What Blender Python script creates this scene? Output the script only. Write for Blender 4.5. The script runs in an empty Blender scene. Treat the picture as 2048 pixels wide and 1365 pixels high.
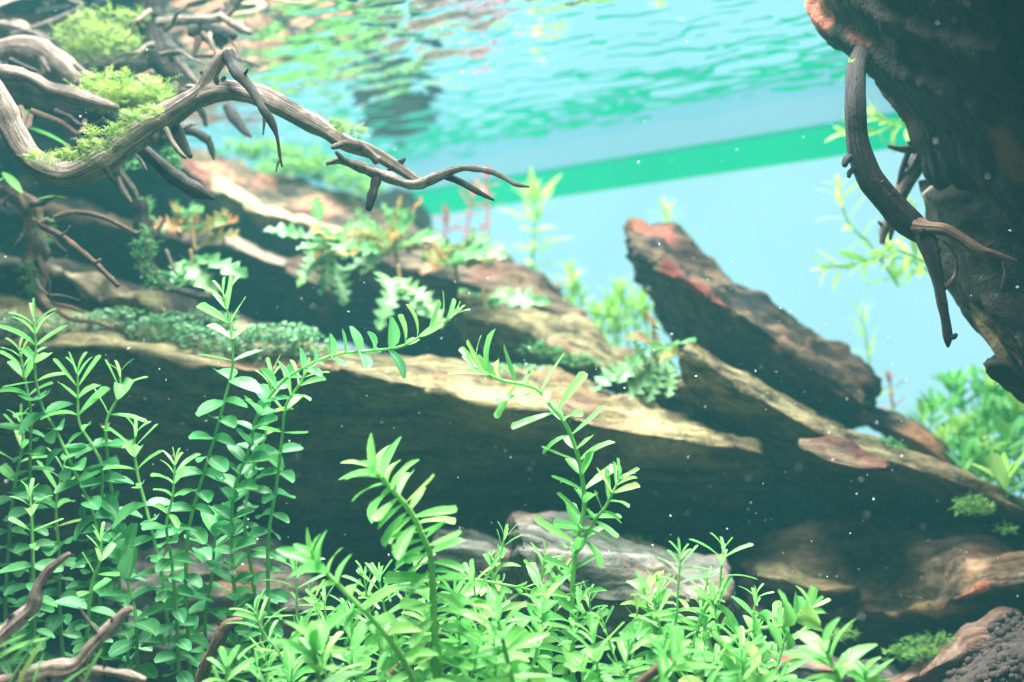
import bpy, math, random
from mathutils import Vector, Matrix, noise

# ---------------------------------------------------------------- camera, light, exposure
sc = bpy.context.scene
F = 2472.0                                   # focal length in photograph pixels (2048 wide)
ZC, ZW = 0.11, 0.315                         # eye height, water level (metres)
PITCH = math.atan((885 - 682.5) / F)
cam = bpy.data.objects.new('camera', bpy.data.cameras.new('camera'))
sc.collection.objects.link(cam)
cam.location = (0, 0, ZC)
cam.rotation_euler = (math.pi / 2 + PITCH, 0, 0)
cam.data.sensor_fit = 'HORIZONTAL'; cam.data.sensor_width = 36
cam.data.lens = 36 * F / 2048
cam.data.clip_start = 0.01; cam.data.clip_end = 20
cam.data.dof.use_dof = True
cam.data.dof.focus_distance = 0.405
cam.data.dof.aperture_fstop = 9.0
sc.camera = cam

w = bpy.data.worlds.new('World'); sc.world = w; w.use_nodes = True
bg = w.node_tree.nodes['Background']
bg.inputs[0].default_value = (0.42, 0.86, 0.80, 1); bg.inputs[1].default_value = 0.012

def area(name, loc, target, sx, sy, power, col):
    l = bpy.data.lights.new(name, 'AREA'); l.shape = 'RECTANGLE'; l.size = sx; l.size_y = sy
    l.energy = power; l.color = col
    o = bpy.data.objects.new(name, l); sc.collection.objects.link(o); o.location = loc
    o.rotation_euler = (Vector(target) - Vector(loc)).to_track_quat('-Z', 'Y').to_euler()
    return o
area('aquarium_lamp', (-0.06, 0.435, 0.60), (-0.05, 0.437, 0), 0.64, 0.21, 27.0, (1.0, 1.0, 0.95))

vs = sc.view_settings
vs.view_transform = 'Standard'; vs.look = 'None'; vs.exposure = 0.0; vs.gamma = 1; vs.use_curve_mapping = False
sc.render.engine = 'CYCLES'
sc.cycles.max_bounces = 6; sc.cycles.diffuse_bounces = 3; sc.cycles.glossy_bounces = 3
sc.cycles.transparent_max_bounces = 8; sc.cycles.volume_bounces = 1
sc.cycles.use_denoising = True
sc.cycles.use_adaptive_sampling = True; sc.cycles.adaptive_threshold = 0.02; sc.cycles.adaptive_min_samples = 24

# ---------------------------------------------------------------- helpers
RND = random.Random(7)
COL = sc.collection
FWD = Vector((0, math.cos(PITCH), math.sin(PITCH))); UP = Vector((0, -math.sin(PITCH), math.cos(PITCH))); RIGHT = Vector((1, 0, 0))
EYE = Vector((0, 0, ZC))
def P(x, y, d):
    return EYE + d * (FWD + RIGHT * ((x - 1024) / F) - UP * ((y - 682.5) / F))
def S(px, d): return px * d / F
def wall_depth(x): return 0.864 / (1 + 0.76 * (x - 1024) / F)

def tag(o, label=None, cat=None, group=None, kind=None):
    if label: o['label'] = label
    if cat: o['category'] = cat
    if group: o['group'] = group
    if kind: o['kind'] = kind
    return o
def mesh_obj(name, verts, faces, mat, parent=None, base=None, smooth=True, uvs=None, tint=None):
    me = bpy.data.meshes.new(name)
    b = Vector(base) if base is not None else Vector((0, 0, 0))
    me.from_pydata([Vector(v) - b for v in verts], [], faces)
    if smooth: me.polygons.foreach_set('use_smooth', [True] * len(me.polygons))
    if uvs is not None:
        ul = me.uv_layers.new(name='UVMap')
        li = [0] * len(me.loops); me.loops.foreach_get('vertex_index', li)
        flat = []
        for i in li: flat += uvs[i]
        ul.data.foreach_set('uv', flat)
    if tint is not None:
        at = me.color_attributes.new('tint', 'FLOAT_COLOR', 'POINT')
        flat = []
        for t in tint: flat += t
        at.data.foreach_set('color', flat)
    if mat is not None: me.materials.append(mat)
    me.update()
    o = bpy.data.objects.new(name, me); COL.objects.link(o)
    if parent is not None:
        o.parent = parent
        o.location = b - Vector(parent.location)
    else:
        o.location = b
    return o
def empty(name, loc):
    o = bpy.data.objects.new(name, None); COL.objects.link(o); o.location = loc; o.empty_display_size = 0.01
    return o

# ---------------------------------------------------------------- materials
class N:
    def __init__(s, name):
        s.m = bpy.data.materials.new(name); s.m.use_nodes = True; s.t = s.m.node_tree; s.t.nodes.clear()
        s.out = s.t.nodes.new('ShaderNodeOutputMaterial')
    def n(s, typ, ins=None, **kw):
        nd = s.t.nodes.new(typ)
        for k, v in kw.items(): setattr(nd, k, v)
        for k, v in (ins or {}).items():
            if isinstance(v, bpy.types.NodeSocket): s.t.links.new(v, nd.inputs[k])
            else: nd.inputs[k].default_value = v
        return nd
    def ramp(s, fac, stops):
        r = s.n('ShaderNodeValToRGB', {0: fac}); e = r.color_ramp.elements
        while len(e) < len(stops): e.new(0.5)
        for el, (p, c) in zip(e, stops): el.position = p; el.color = (*c, 1)
        return r.outputs[0]
    def mix(s, fac, a, b, mode='MIX'):
        r = s.n('ShaderNodeMix', data_type='RGBA', blend_type=mode)
        for k, v in ((0, fac), (6, a), (7, b)):
            if isinstance(v, bpy.types.NodeSocket): s.t.links.new(v, r.inputs[k])
            else: r.inputs[k].default_value = v if k == 0 else (*v, 1)
        return r.outputs[2]
    def done(s, sh): s.t.links.new(sh, s.out.inputs[0]); return s.m

def leaf_mat(name, ramp, trans=0.42, rough=0.38, rib=(0.55, 0.8, 0.4)):
    a = N(name)
    info = a.n('ShaderNodeObjectInfo')
    c = a.ramp(info.outputs['Random'], ramp)
    uv = a.n('ShaderNodeTexCoord').outputs['UV']
    sep = a.n('ShaderNodeSeparateXYZ', {0: uv})
    d = a.n('ShaderNodeMath', {0: sep.outputs[0], 1: 0.5}, operation='SUBTRACT')
    d = a.n('ShaderNodeMath', {0: d.outputs[0]}, operation='ABSOLUTE')
    rb = a.n('ShaderNodeMapRange', {0: d.outputs[0], 1: 0.02, 2: 0.07, 3: 0.45, 4: 0.0})
    nz = a.n('ShaderNodeTexNoise', {'Vector': a.n('ShaderNodeTexCoord').outputs['Object'], 'Scale': 3.2, 'Detail': 4})
    c = a.mix(a.n('ShaderNodeMapRange', {0: nz.outputs[0], 1: 0.35, 2: 0.72, 3: 0.0, 4: 0.35}).outputs[0], c, (0.26, 0.46, 0.12), 'MIX')
    c = a.mix(rb.outputs[0], c, rib)
    vein = a.n('ShaderNodeTexWave', {'Vector': uv, 'Scale': 4.0, 'Distortion': 1.5}, bands_direction='DIAGONAL')
    bmp = a.n('ShaderNodeBump', {'Height': vein.outputs[1], 'Strength': 0.15, 'Distance': 0.0004})
    p = a.n('ShaderNodeBsdfPrincipled', {'Base Color': c, 'Roughness': rough, 'Normal': bmp.outputs[0], 'Specular IOR Level': 0.35})
    t = a.n('ShaderNodeBsdfTranslucent', {'Color': c})
    m = a.n('ShaderNodeMixShader', {0: trans, 1: p.outputs[0], 2: t.outputs[0]})
    return a.done(m.outputs[0])

def plain_mat(name, c1, c2, scale=60, rough=0.7, bump=0.3, trans=0.0):
    a = N(name)
    co = a.n('ShaderNodeTexCoord').outputs['Object']
    nz = a.n('ShaderNodeTexNoise', {'Vector': co, 'Scale': scale, 'Detail': 5})
    c = a.ramp(nz.outputs[0], [(0.3, c1), (0.7, c2)])
    b = a.n('ShaderNodeBump', {'Height': nz.outputs[0], 'Strength': bump, 'Distance': 0.001})
    p = a.n('ShaderNodeBsdfPrincipled', {'Base Color': c, 'Roughness': rough, 'Normal': b.outputs[0], 'Specular IOR Level': 0.25})
    if trans:
        t = a.n('ShaderNodeBsdfTranslucent', {'Color': c})
        return a.done(a.n('ShaderNodeMixShader', {0: trans, 1: p.outputs[0], 2: t.outputs[0]}).outputs[0])
    return a.done(p.outputs[0])

def rock_mat(name, dark, mid, pale, rust, strata_rot, rust_amt=0.5, pale_amt=0.5):
    a = N(name)
    co = a.n('ShaderNodeTexCoord').outputs['Object']
    rot = a.n('ShaderNodeMapping', {'Vector': co, 'Rotation': strata_rot, 'Scale': (16, 150, 150)})
    st = a.n('ShaderNodeTexNoise', {'Vector': rot.outputs[0], 'Scale': 1.0, 'Detail': 7, 'Roughness': 0.62, 'Distortion': 0.5})
    n1 = a.n('ShaderNodeTexNoise', {'Vector': co, 'Scale': 22, 'Detail': 6, 'Roughness': 0.6})
    n2 = a.n('ShaderNodeTexNoise', {'Vector': co, 'Scale': 190, 'Detail': 6, 'Roughness': 0.7})
    c = a.ramp(st.outputs[0], [(0.36, dark), (0.45, mid), (0.53, tuple(0.55 * m + 0.45 * q for m, q in zip(mid, pale))), (0.64, pale)])
    r = a.n('ShaderNodeMapRange', {0: n1.outputs[0], 1: 0.50, 2: 0.66, 3: 0.0, 4: rust_amt})
    c = a.mix(r.outputs[0], c, rust)
    sp = a.n('ShaderNodeMapRange', {0: n2.outputs[0], 1: 0.35, 2: 0.7, 3: 0.55, 4: 1.35})
    c = a.mix(1.0, c, sp.outputs[0], 'MULTIPLY')
    at = a.n('ShaderNodeAttribute', attribute_name='tint')
    tc = a.mix(1.0, at.outputs['Color'], sp.outputs[0], 'MULTIPLY')
    c = a.mix(at.outputs['Alpha'], c, tc)
    h = a.n('ShaderNodeMath', {0: st.outputs[0], 1: n2.outputs[0]}, operation='ADD')
    b = a.n('ShaderNodeBump', {'Height': h.outputs[0], 'Strength': 0.9, 'Distance': 0.003})
    p = a.n('ShaderNodeBsdfPrincipled', {'Base Color': c, 'Roughness': 0.82, 'Normal': b.outputs[0], 'Specular IOR Level': 0.2})
    return a.done(p.outputs[0])

def wood_mat(name, dark, mid, pale):
    a = N(name)
    uv = a.n('ShaderNodeTexCoord').outputs['UV']
    mp = a.n('ShaderNodeMapping', {'Vector': uv, 'Scale': (9, 45, 1)})
    st = a.n('ShaderNodeTexNoise', {'Vector': mp.outputs[0], 'Scale': 1.0, 'Detail': 7, 'Roughness': 0.68, 'Distortion': 0.4})
    co = a.n('ShaderNodeTexCoord').outputs['Object']
    n1 = a.n('ShaderNodeTexNoise', {'Vector': co, 'Scale': 70, 'Detail': 4})
    n2 = a.n('ShaderNodeTexNoise', {'Vector': co, 'Scale': 420, 'Detail': 4, 'Roughness': 0.7})
    c = a.ramp(st.outputs[0], [(0.3, dark), (0.5, mid), (0.68, pale)])
    k = a.n('ShaderNodeMapRange', {0: n1.outputs[0], 1: 0.4, 2: 0.68, 3: 0.0, 4: 0.6})
    c = a.mix(k.outputs[0], c, dark)
    sp = a.n('ShaderNodeMapRange', {0: n2.outputs[0], 1: 0.3, 2: 0.7, 3: 0.65, 4: 1.25})
    c = a.mix(1.0, c, sp.outputs[0], 'MULTIPLY')
    m2 = a.n('ShaderNodeMapping', {'Vector': uv, 'Scale': (14, 26, 1)})
    ck = a.n('ShaderNodeTexNoise', {'Vector': m2.outputs[0], 'Scale': 1.0, 'Detail': 3, 'Roughness': 0.55, 'Distortion': 0.8})
    ck = a.n('ShaderNodeMath', {0: ck.outputs[0], 1: 0.5}, operation='SUBTRACT')
    ck = a.n('ShaderNodeMath', {0: ck.outputs[0]}, operation='ABSOLUTE')
    ck = a.n('ShaderNodeMapRange', {0: ck.outputs[0], 1: 0.004, 2: 0.028, 3: 1.0, 4: 0.0})
    ckm = a.n('ShaderNodeMath', {0: ck.outputs[0], 1: 0.75}, operation='MULTIPLY')
    c = a.mix(ckm.outputs[0], c, tuple(0.35 * q for q in dark))
    h = a.n('ShaderNodeMath', {0: st.outputs[0], 1: n2.outputs[0]}, operation='ADD')
    h = a.n('ShaderNodeMath', {0: h.outputs[0], 1: ck.outputs[0]}, operation='SUBTRACT')
    b = a.n('ShaderNodeBump', {'Height': h.outputs[0], 'Strength': 0.9, 'Distance': 0.0016})
    p = a.n('ShaderNodeBsdfPrincipled', {'Base Color': c, 'Roughness': 0.75, 'Normal': b.outputs[0], 'Specular IOR Level': 0.25})
    return a.done(p.outputs[0])

def emit_mat(name, col, strength=1.0, mottle=0.06):
    a = N(name)
    co = a.n('ShaderNodeTexCoord').outputs['Object']
    nz = a.n('ShaderNodeTexNoise', {'Vector': co, 'Scale': 9, 'Detail': 5, 'Roughness': 0.6})
    st = a.n('ShaderNodeMapRange', {0: nz.outputs[0], 1: 0.25, 2: 0.75, 3: strength * (1 - mottle), 4: strength * (1 + mottle)})
    e = a.n('ShaderNodeEmission', {'Color': (*col, 1), 'Strength': st.outputs[0]})
    return a.done(e.outputs[0])

M = {}
M['leaf'] = leaf_mat('stem_plant_leaf', [(0.0, (0.13, 0.52, 0.13)), (0.5, (0.23, 0.65, 0.175)), (0.92, (0.33, 0.71, 0.20)), (0.99, (0.46, 0.64, 0.18))], 0.5, 0.33)
M['leaf_dark'] = leaf_mat('round_leaf', [(0.0, (0.07, 0.36, 0.15)), (0.5, (0.11, 0.46, 0.18)), (1.0, (0.16, 0.54, 0.19))])
M['leaf_pale'] = leaf_mat('background_leaf', [(0.0, (0.30, 0.62, 0.10)), (0.5, (0.42, 0.72, 0.14)), (1.0, (0.52, 0.72, 0.20))], 0.5)
M['leaf_mint'] = leaf_mat('lobed_leaf_green', [(0.0, (0.05, 0.20, 0.06)), (0.5, (0.09, 0.27, 0.10)), (1.0, (0.17, 0.33, 0.13))], 0.3, 0.4, (0.3,0.45,0.2))
M['leaf_amber'] = leaf_mat('lobed_leaf_amber', [(0.0, (0.32, 0.10, 0.05)), (0.45, (0.30, 0.15, 0.055)), (1.0, (0.20, 0.21, 0.06))], 0.35, 0.4, (0.6, 0.4, 0.2))
M['leaf_red'] = leaf_mat('red_leaf', [(0.0, (0.42, 0.06, 0.10)), (1.0, (0.55, 0.14, 0.16))], 0.4, 0.4, (0.6, 0.2, 0.25))
M['stem'] = plain_mat('green_stem', (0.22, 0.54, 0.14), (0.42, 0.68, 0.26), 90, 0.45, 0.1, 0.45)
M['stem_brown'] = plain_mat('brown_stem', (0.22, 0.10, 0.05), (0.34, 0.26, 0.10), 90, 0.6, 0.1)
M['stem_red'] = plain_mat('red_stem', (0.40, 0.05, 0.09), (0.5, 0.12, 0.14), 90, 0.6, 0.1)
M['moss'] = plain_mat('moss', (0.06, 0.22, 0.04), (0.26, 0.46, 0.10), 200, 0.6, 0.1, 0.35)
M['moss_yellow'] = plain_mat('yellow_moss', (0.09, 0.22, 0.03), (0.40, 0.50, 0.12), 200, 0.6, 0.1, 0.4)  # yellower, paler moss colour
M['fern'] = plain_mat('dark_fern', (0.05, 0.22, 0.07), (0.16, 0.42, 0.12), 120, 0.6, 0.1, 0.35)
M['carpet'] = plain_mat('carpet_leaf', (0.02, 0.11, 0.035), (0.11, 0.28, 0.10), 300, 0.45, 0.1, 0.3)  # green darkened to hold the shade lying on the cover
M['rock_tan'] = rock_mat('tan_slate', (0.018, 0.016, 0.011), (0.11, 0.09, 0.045), (0.27, 0.225, 0.11), (0.15, 0.065, 0.035), (0, 0.28, 0), 0.55)
M['rock_rust'] = rock_mat('rust_slate', (0.012, 0.010, 0.009), (0.045, 0.031, 0.023), (0.19, 0.14, 0.08), (0.180, 0.045, 0.030), (0, 0.68, 0), 0.6)
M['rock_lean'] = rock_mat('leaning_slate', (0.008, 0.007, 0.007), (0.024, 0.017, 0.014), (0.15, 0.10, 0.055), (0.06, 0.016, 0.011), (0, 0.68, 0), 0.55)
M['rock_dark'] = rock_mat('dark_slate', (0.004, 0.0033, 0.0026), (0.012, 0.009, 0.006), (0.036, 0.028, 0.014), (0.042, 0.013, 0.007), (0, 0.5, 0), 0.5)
M['rock_pale'] = rock_mat('pale_slate', (0.03, 0.03, 0.025), (0.12, 0.118, 0.10), (0.30, 0.30, 0.26), (0.40, 0.20, 0.12), (0, 0.15, 0), 0.5)
M['rock_brown'] = rock_mat('brown_slate', (0.03, 0.022, 0.015), (0.085, 0.055, 0.034), (0.22, 0.15, 0.085), (0.26, 0.08, 0.04), (0, -0.12, 0), 0.4)
M['rock_pink'] = rock_mat('pink_slate', (0.05, 0.03, 0.024), (0.16, 0.08, 0.055), (0.28, 0.19, 0.14), (0.24, 0.08, 0.05), (0, 0.1, 0), 0.6)
M['wood'] = wood_mat('bleached_wood', (0.06, 0.036, 0.028), (0.31, 0.225, 0.18), (0.70, 0.58, 0.50))
M['wood_dark'] = wood_mat('dark_wood', (0.011, 0.007, 0.006), (0.036, 0.023, 0.02), (0.12, 0.08, 0.07))
M['wood_red'] = wood_mat('reddish_wood', (0.06, 0.026, 0.018), (0.26, 0.14, 0.095), (0.55, 0.40, 0.30))
M['soil'] = plain_mat('aquarium_soil', (0.02, 0.014, 0.013), (0.085, 0.058, 0.052), 240, 0.9, 0.8)
M['speck'] = plain_mat('speck', (0.8, 0.85, 0.85), (0.9, 0.92, 0.92), 50, 0.3, 0.0)

# ---------------------------------------------------------------- setting: substrate, back wall, water
def sheet(name, x0, x1, y0, y1, nx, ny, zf, mat):
    v, f = [], []
    for j in range(ny + 1):
        for i in range(nx + 1):
            x = x0 + (x1 - x0) * i / nx; y = y0 + (y1 - y0) * j / ny
            v.append((x, y, zf(x, y)))
    for j in range(ny):
        for i in range(nx):
            a = j * (nx + 1) + i; f.append((a, a + 1, a + nx + 2, a + nx + 1))
    return mesh_obj(name, v, f, mat)
tag(sheet('substrate', -1.75, 0.85, -0.5, 2.3, 140, 150, lambda x, y: 0.004 * noise.noise((x * 30, y * 30, 0)) + 0.03 * max(0, min(1, (y - 0.5) / 0.5)), M['soil']), kind='structure')

def wall_pt(s, z):          # s = world X along the wall
    return Vector((s, 0.717 - 0.76 * (s - 0.193), z))
def wall_strip(name, z0, z1, off, mat, parent=None, x0=-1.75, x1=0.6, th=0.004):
    nrm = Vector((0.76, 1, 0)).normalized()
    v = []
    for o in (off, off + th):
        for s in (x0, x1):
            for z in (z0, z1): v.append(wall_pt(s, z) + nrm * o)
    f = [(0, 2, 3, 1), (4, 5, 7, 6), (0, 1, 5, 4), (2, 6, 7, 3), (0, 4, 6, 2), (1, 3, 7, 5)]
    return mesh_obj(name, v, f, mat, parent, smooth=False)
back = empty('back_wall', (0, 0, 0)); tag(back, 'backlit pale blue rear pane with a green strip under the waterline', 'wall', kind='structure')
wall_strip('background_film', 0.0, ZW - 0.037, 0.0, emit_mat('backlit_film', (0.45, 0.86, 0.95), 1.0), back)
wall_strip('green_strip', ZW - 0.037, ZW - 0.0185, 0.001, emit_mat('backlit_green', (0.015, 0.72, 0.35), 0.92, 0.1), back)
wall_strip('green_strip_edge', ZW - 0.0185, ZW - 0.0155, 0.0015, emit_mat('backlit_green_edge', (0.03, 0.60, 0.36), 0.86, 0.1), back)
wall_strip('clear_strip', ZW - 0.0155, ZW + 0.03, 0.002, emit_mat('backlit_clear', (0.33, 0.68, 0.78), 0.95), back)

a = N('water_surface')
lw = a.n('ShaderNodeLayerWeight', {'Blend': 0.5})
mr = a.n('ShaderNodeMapRange', {0: lw.outputs['Facing'], 1: 0.30, 2: 0.42, 3: 0.02, 4: 1.0})
gl = a.n('ShaderNodeBsdfGlossy', {'Color': (0.86, 0.97, 1.0, 1), 'Roughness': 0.02})
tr = a.n('ShaderNodeBsdfTransparent', {'Color': (0.97, 1, 0.99, 1)})
wm = a.done(a.n('ShaderNodeMixShader', {0: mr.outputs[0], 1: tr.outputs[0], 2: gl.outputs[0]}).outputs[0])
def wave(x, y):
    u, v = x * 0.8 - y * 0.6, x * 0.6 + y * 0.8
    h = 0.8 * noise.noise((u * 30, v * 44, 1.3)) + 0.6 * noise.noise((u * 66 + 5, v * 96, 4.1)) + 0.32 * noise.noise((u * 140, v * 190, 9))
    return ZW + 0.0023 * h
vv, ff = [], []
NX, NY = 400, 330
for j in range(NY + 1):
    for i in range(NX + 1):
        s = -1.5 + 2.09 * (i / NX) ** 0.7; t = j / NY
        p = wall_pt(s, 0); y = p.y - 0.004 - (1 - t) ** 1.25 * 1.0
        vv.append((s, y, wave(s, y)))
for j in range(NY):
    for i in range(NX):
        q = j * (NX + 1) + i; ff.append((q, q + 1, q + NX + 2, q + NX + 1))
tag(mesh_obj('water_surface', vv, ff, wm), kind='structure')

# the water itself: even, faintly cyan scattering round everything
a = N('water_volume')
vol = a.n('ShaderNodeVolumePrincipled', {'Color': (0.20, 0.80, 0.88, 1), 'Density': 0.10, 'Anisotropy': 0.0})
a.t.links.new(vol.outputs[0], a.out.inputs[1])
x0, x1, y0, y1, z0, z1 = -1.85, 0.95, -0.62, 2.4, -1.0, 0.40
hz = mesh_obj('haze', [(x, y, z) for x in (x0, x1) for y in (y0, y1) for z in (z0, z1)],
              [(0, 1, 3, 2), (4, 6, 7, 5), (0, 4, 5, 1), (2, 3, 7, 6), (0, 2, 6, 4), (1, 5, 7, 3)], a.m, smooth=False)
tag(hz, kind='stuff')

# ---------------------------------------------------------------- rocks
def resample(row, n):
    pts = [Vector(p) for p in row]
    L = [0.0]
    for p, q in zip(pts, pts[1:]): L.append(L[-1] + (q - p).length)
    out = []; k = 0
    for i in range(n):
        s = L[-1] * i / (n - 1)
        while k < len(pts) - 2 and s > L[k + 1]: k += 1
        t = (s - L[k]) / max(1e-9, L[k + 1] - L[k])
        out.append(pts[k].lerp(pts[k + 1], min(1, t)))
    return out
def row3(r): return [P(*p) for p in r]
def rock(name, rows, mat, label, step=0.003, amp=0.004, strata=0.0022, spots=(), cat='rock', seed=0, freq=26, ragged=1.0, layer=0.0042):
    step *= 0.68
    """closed loft: rows run along the rock, the list goes round its cross-section; rows hold (px, py, depth)"""
    rows = [row3(r) for r in rows]
    n = max(8, int(max(sum((b - a_).length for a_, b in zip(r, r[1:])) for r in rows) / step))
    rs = [resample(r, n) for r in rows]
    ring = []
    for i, r in enumerate(rs):
        q = rs[(i + 1) % len(rs)]
        m = max(2, int(max((a_ - b).length for a_, b in zip(r, q)) / step))
        m = min(m, 90)
        for k in range(m): ring.append([a_.lerp(b, k / m) for a_, b in zip(r, q)])
    nr = len(ring)
    # columns as loops; add shrunken cap loops on both ends
    cols = [[ring[j][i] for j in range(nr)] for i in range(n)]
    def caps(c0, c1):
        ctr = sum(c0, Vector()) / nr; d = (ctr - sum(c1, Vector()) / nr).normalized()
        size = max((p - ctr).length for p in c0)
        return [[ctr + (p - ctr) * s + d * size * o for p in c0] for s, o in ((0.86, 0.03), (0.6, 0.06), (0.3, 0.075), (0.04, 0.08))]
    start = caps(cols[0], cols[min(3, n - 1)])[::-1]; end = caps(cols[-1], cols[max(0, n - 4)])
    cols = start + cols + end
    N_ = len(cols)
    verts = [p for c in cols for p in c]
    faces = []
    for i in range(N_ - 1):
        for j in range(nr):
            a_, b = i * nr + j, i * nr + (j + 1) % nr
            faces.append((a_, b, b + nr, a_ + nr))
    faces.append(tuple(range(nr))[::-1]); faces.append(tuple(range((N_ - 1) * nr, N_ * nr)))
    # outward normals from a temporary mesh
    me = bpy.data.meshes.new('tmp'); me.from_pydata(verts, [], faces); me.update()
    nor = [v.normal.copy() for v in me.vertices]
    ctr = sum(verts, Vector()) / len(verts)
    flip = sum((v - ctr).dot(q) for v, q in zip(verts, nor)) < 0
    bpy.data.meshes.remove(me)
    if flip: faces = [f[::-1] for f in faces]; nor = [-q for q in nor]
    ax = (sum(cols[-1], Vector()) / nr - sum(cols[0], Vector()) / nr).normalized()
    off = Vector((seed * 3.1, seed * 1.7, seed * 0.9))
    out = []
    nb = ax.cross(FWD).normalized(); nb = (nb + FWD * 0.25).normalized()
    def lay(k, a_): return noise.noise(Vector((k * 7.31, a_ * 26, seed * 3.3))) + 0.5 * noise.noise(Vector((k * 3.7 + 40, a_ * 75, seed)))
    for v, q in zip(verts, nor):
        al = ax * v.dot(ax); pr = v - al
        sv = al * 14 + pr * 120 + off
        h = amp * noise.fractal(v * freq + off, 0.9, 2.1, 5)
        s_ = noise.noise(sv); s2 = noise.noise(al * 30 + pr * 260 + off)
        h += strata * (s_ + 0.5 * s2)
        h -= strata * 1.6 * max(0.0, noise.noise(al * 9 + pr * 60 + off * 2) - 0.25)      # split layers
        if strata:
            b_ = (v.dot(nb) + 0.004 * noise.noise(v * 18 + off)) / layer; k_ = math.floor(b_); fr = b_ - k_; a_ = v.dot(ax)
            fr = max(0.0, min(1.0, (fr - .62) / .38)); fr = fr * fr * (3 - 2 * fr)
            h += strata * 1.7 * (lay(k_, a_) * (1 - fr) + lay(k_ + 1, a_) * fr)
            dv_ = noise.voronoi(v * 70 + noise.noise_vector(v * 30) * .35 + off)[0]
            h += amp * 0.8 * (dv_[1] - dv_[0] - .35)
        cr = noise.noise_vector(v * 55 + off) * amp * 0.35 * ragged
        out.append(v + q * h + cr)
    tint = []
    if spots:
        sp = [(P(x, y, d), S(r, d), c) for x, y, d, r, c in spots]
        for v in out:
            b, bc = 0.0, (0.5, 0.3, 0.2)
            wv = v + noise.noise_vector(v * 90) * 0.006
            for p, r, c in sp:
                k = 1 - (wv - p).length / r
                if k > 0:
                    k = min(1, k * 3)
                    if k > b: b, bc = k, c
            tint.append((*bc, b))
    else:
        tint = [(0, 0, 0, 0)] * len(out)
    lo = min(v.z for v in out); c = sum(out, Vector()) / len(out)
    o = mesh_obj(name, out, faces, mat, base=(c.x, c.y, lo), tint=tint)
    return tag(o, label, cat, kind='thing')
def D(pts, d): return [(x, y, d) for x, y in pts]

RED = (0.17, 0.04, 0.028); TAN = (0.32, 0.25, 0.12); PALE = (0.5, 0.42, 0.3); PINK = (0.34, 0.14, 0.09)
# long central slab with the wide shaded underside
rock('stone_slab', [
    [(-340, 540, .62), (100, 590, .60), (300, 640, .585), (500, 672, .575), (660, 698, .565), (880, 720, .555), (1120, 742, .55), (1250, 790, .548), (1360, 834, .545), (1500, 882, .55)],
    [(-340, 690, .53), (100, 690, .525), (230, 694, .52), (370, 722, .51), (495, 740, .505), (655, 729, .505), (750, 756, .50), (860, 775, .497), (935, 800, .495), (1030, 821, .493), (1120, 826, .493), (1186, 852, .493), (1360, 880, .50), (1520, 905, .52)],
    [(-340, 1010, .575), (300, 985, .565), (650, 975, .56), (950, 960, .56), (1300, 985, .57), (1540, 1000, .58)],
    [(-340, 1260, .66), (300, 1230, .65), (650, 1200, .65), (950, 1180, .65), (1300, 1180, .65), (1540, 1180, .66)],
    [(-340, 1100, .80), (300, 1080, .78), (950, 1060, .74), (1540, 1080, .72)],
    [(-340, 600, .80), (300, 660, .78), (950, 760, .72), (1500, 890, .68)],
], M['rock_tan'], 'long tan slab across the middle with a wide dark underside', step=0.0028, amp=0.0017, strata=0.0021, layer=0.0026,
    spots=[(1330, 845, .52, 130, (0.36, 0.29, 0.15)), (1150, 800, .51, 46, PINK), (1000, 790, .51, 120, TAN)], seed=1)
# thin plank-like slab right of it
rock('stone_slab', [
    [(1380, 688, .54), (1470, 738, .54), (1590, 806, .537), (1690, 862, .534), (1770, 892, .533), (1840, 912, .53), (1950, 955, .528), (2120, 1020, .528)],
    [(1368, 702, .525), (1450, 756, .522), (1560, 822, .52), (1650, 872, .515), (1740, 916, .51), (1800, 928, .51), (1900, 962, .51), (1960, 986, .51), (2120, 1050, .51)],
    [(1400, 890, .58), (1560, 950, .58), (1750, 985, .57), (2120, 1080, .56)],
    [(1400, 1090, .62), (1600, 1110, .62), (1800, 1120, .62), (2120, 1160, .60)],
    [(1430, 900, .66), (1750, 960, .64), (2120, 1060, .62)],
    [(1410, 725, .60), (1590, 822, .60), (1770, 906, .59), (2120, 1030, .58)],
], M['rock_tan'], 'thin plank-like slab with a tan top edge sloping down to the right', step=0.0026, amp=0.0013, strata=0.0018, layer=0.0026, seed=2)
rock('dark_rock', [  # added filler that blocks the bright back wall in the dark recess
    D([(1240, 740), (1330, 745), (1420, 770), (1520, 830)], .655), D([(1235, 790), (1330, 790), (1420, 810), (1520, 870)], .63),
    D([(1240, 900), (1400, 930), (1520, 960)], .65), D([(1240, 880), (1400, 900), (1520, 940)], .70), D([(1240, 750), (1400, 780), (1520, 850)], .70),
], M['rock_lean'], 'added dark filler rock in the recess between the long slab and the leaning slab', step=0.004, amp=0.004, strata=0.002, seed=31)
rock('tan_stone', [
    D([(1330, 765), (1362, 752), (1388, 758), (1402, 775)], .56), D([(1328, 778), (1360, 772), (1388, 772), (1404, 782)], .545),
    D([(1335, 788), (1362, 786), (1400, 790)], .56), D([(1340, 775), (1362, 770), (1396, 780)], .59),
], M['rock_tan'], 'little tan stone under the pointed end of the plank-like slab', step=0.002, amp=0.002, strata=0.001, seed=32)
rock('reflection_stone', [  # added out of sight to make the dark round reflection in the water
    D([(716, 440), (750, 384), (815, 378), (856, 432)], .90), D([(712, 460), (750, 440), (815, 436), (860, 455)], .865),
    D([(716, 490), (780, 525), (856, 490)], .87), D([(716, 490), (780, 525), (856, 490)], .90), D([(716, 450), (780, 400), (856, 440)], .91),
], M['rock_dark'], 'added dark stone hidden behind the lobed plants to give the water a dark reflection', step=0.005, amp=0.005, strata=0.002, seed=33)
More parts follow.
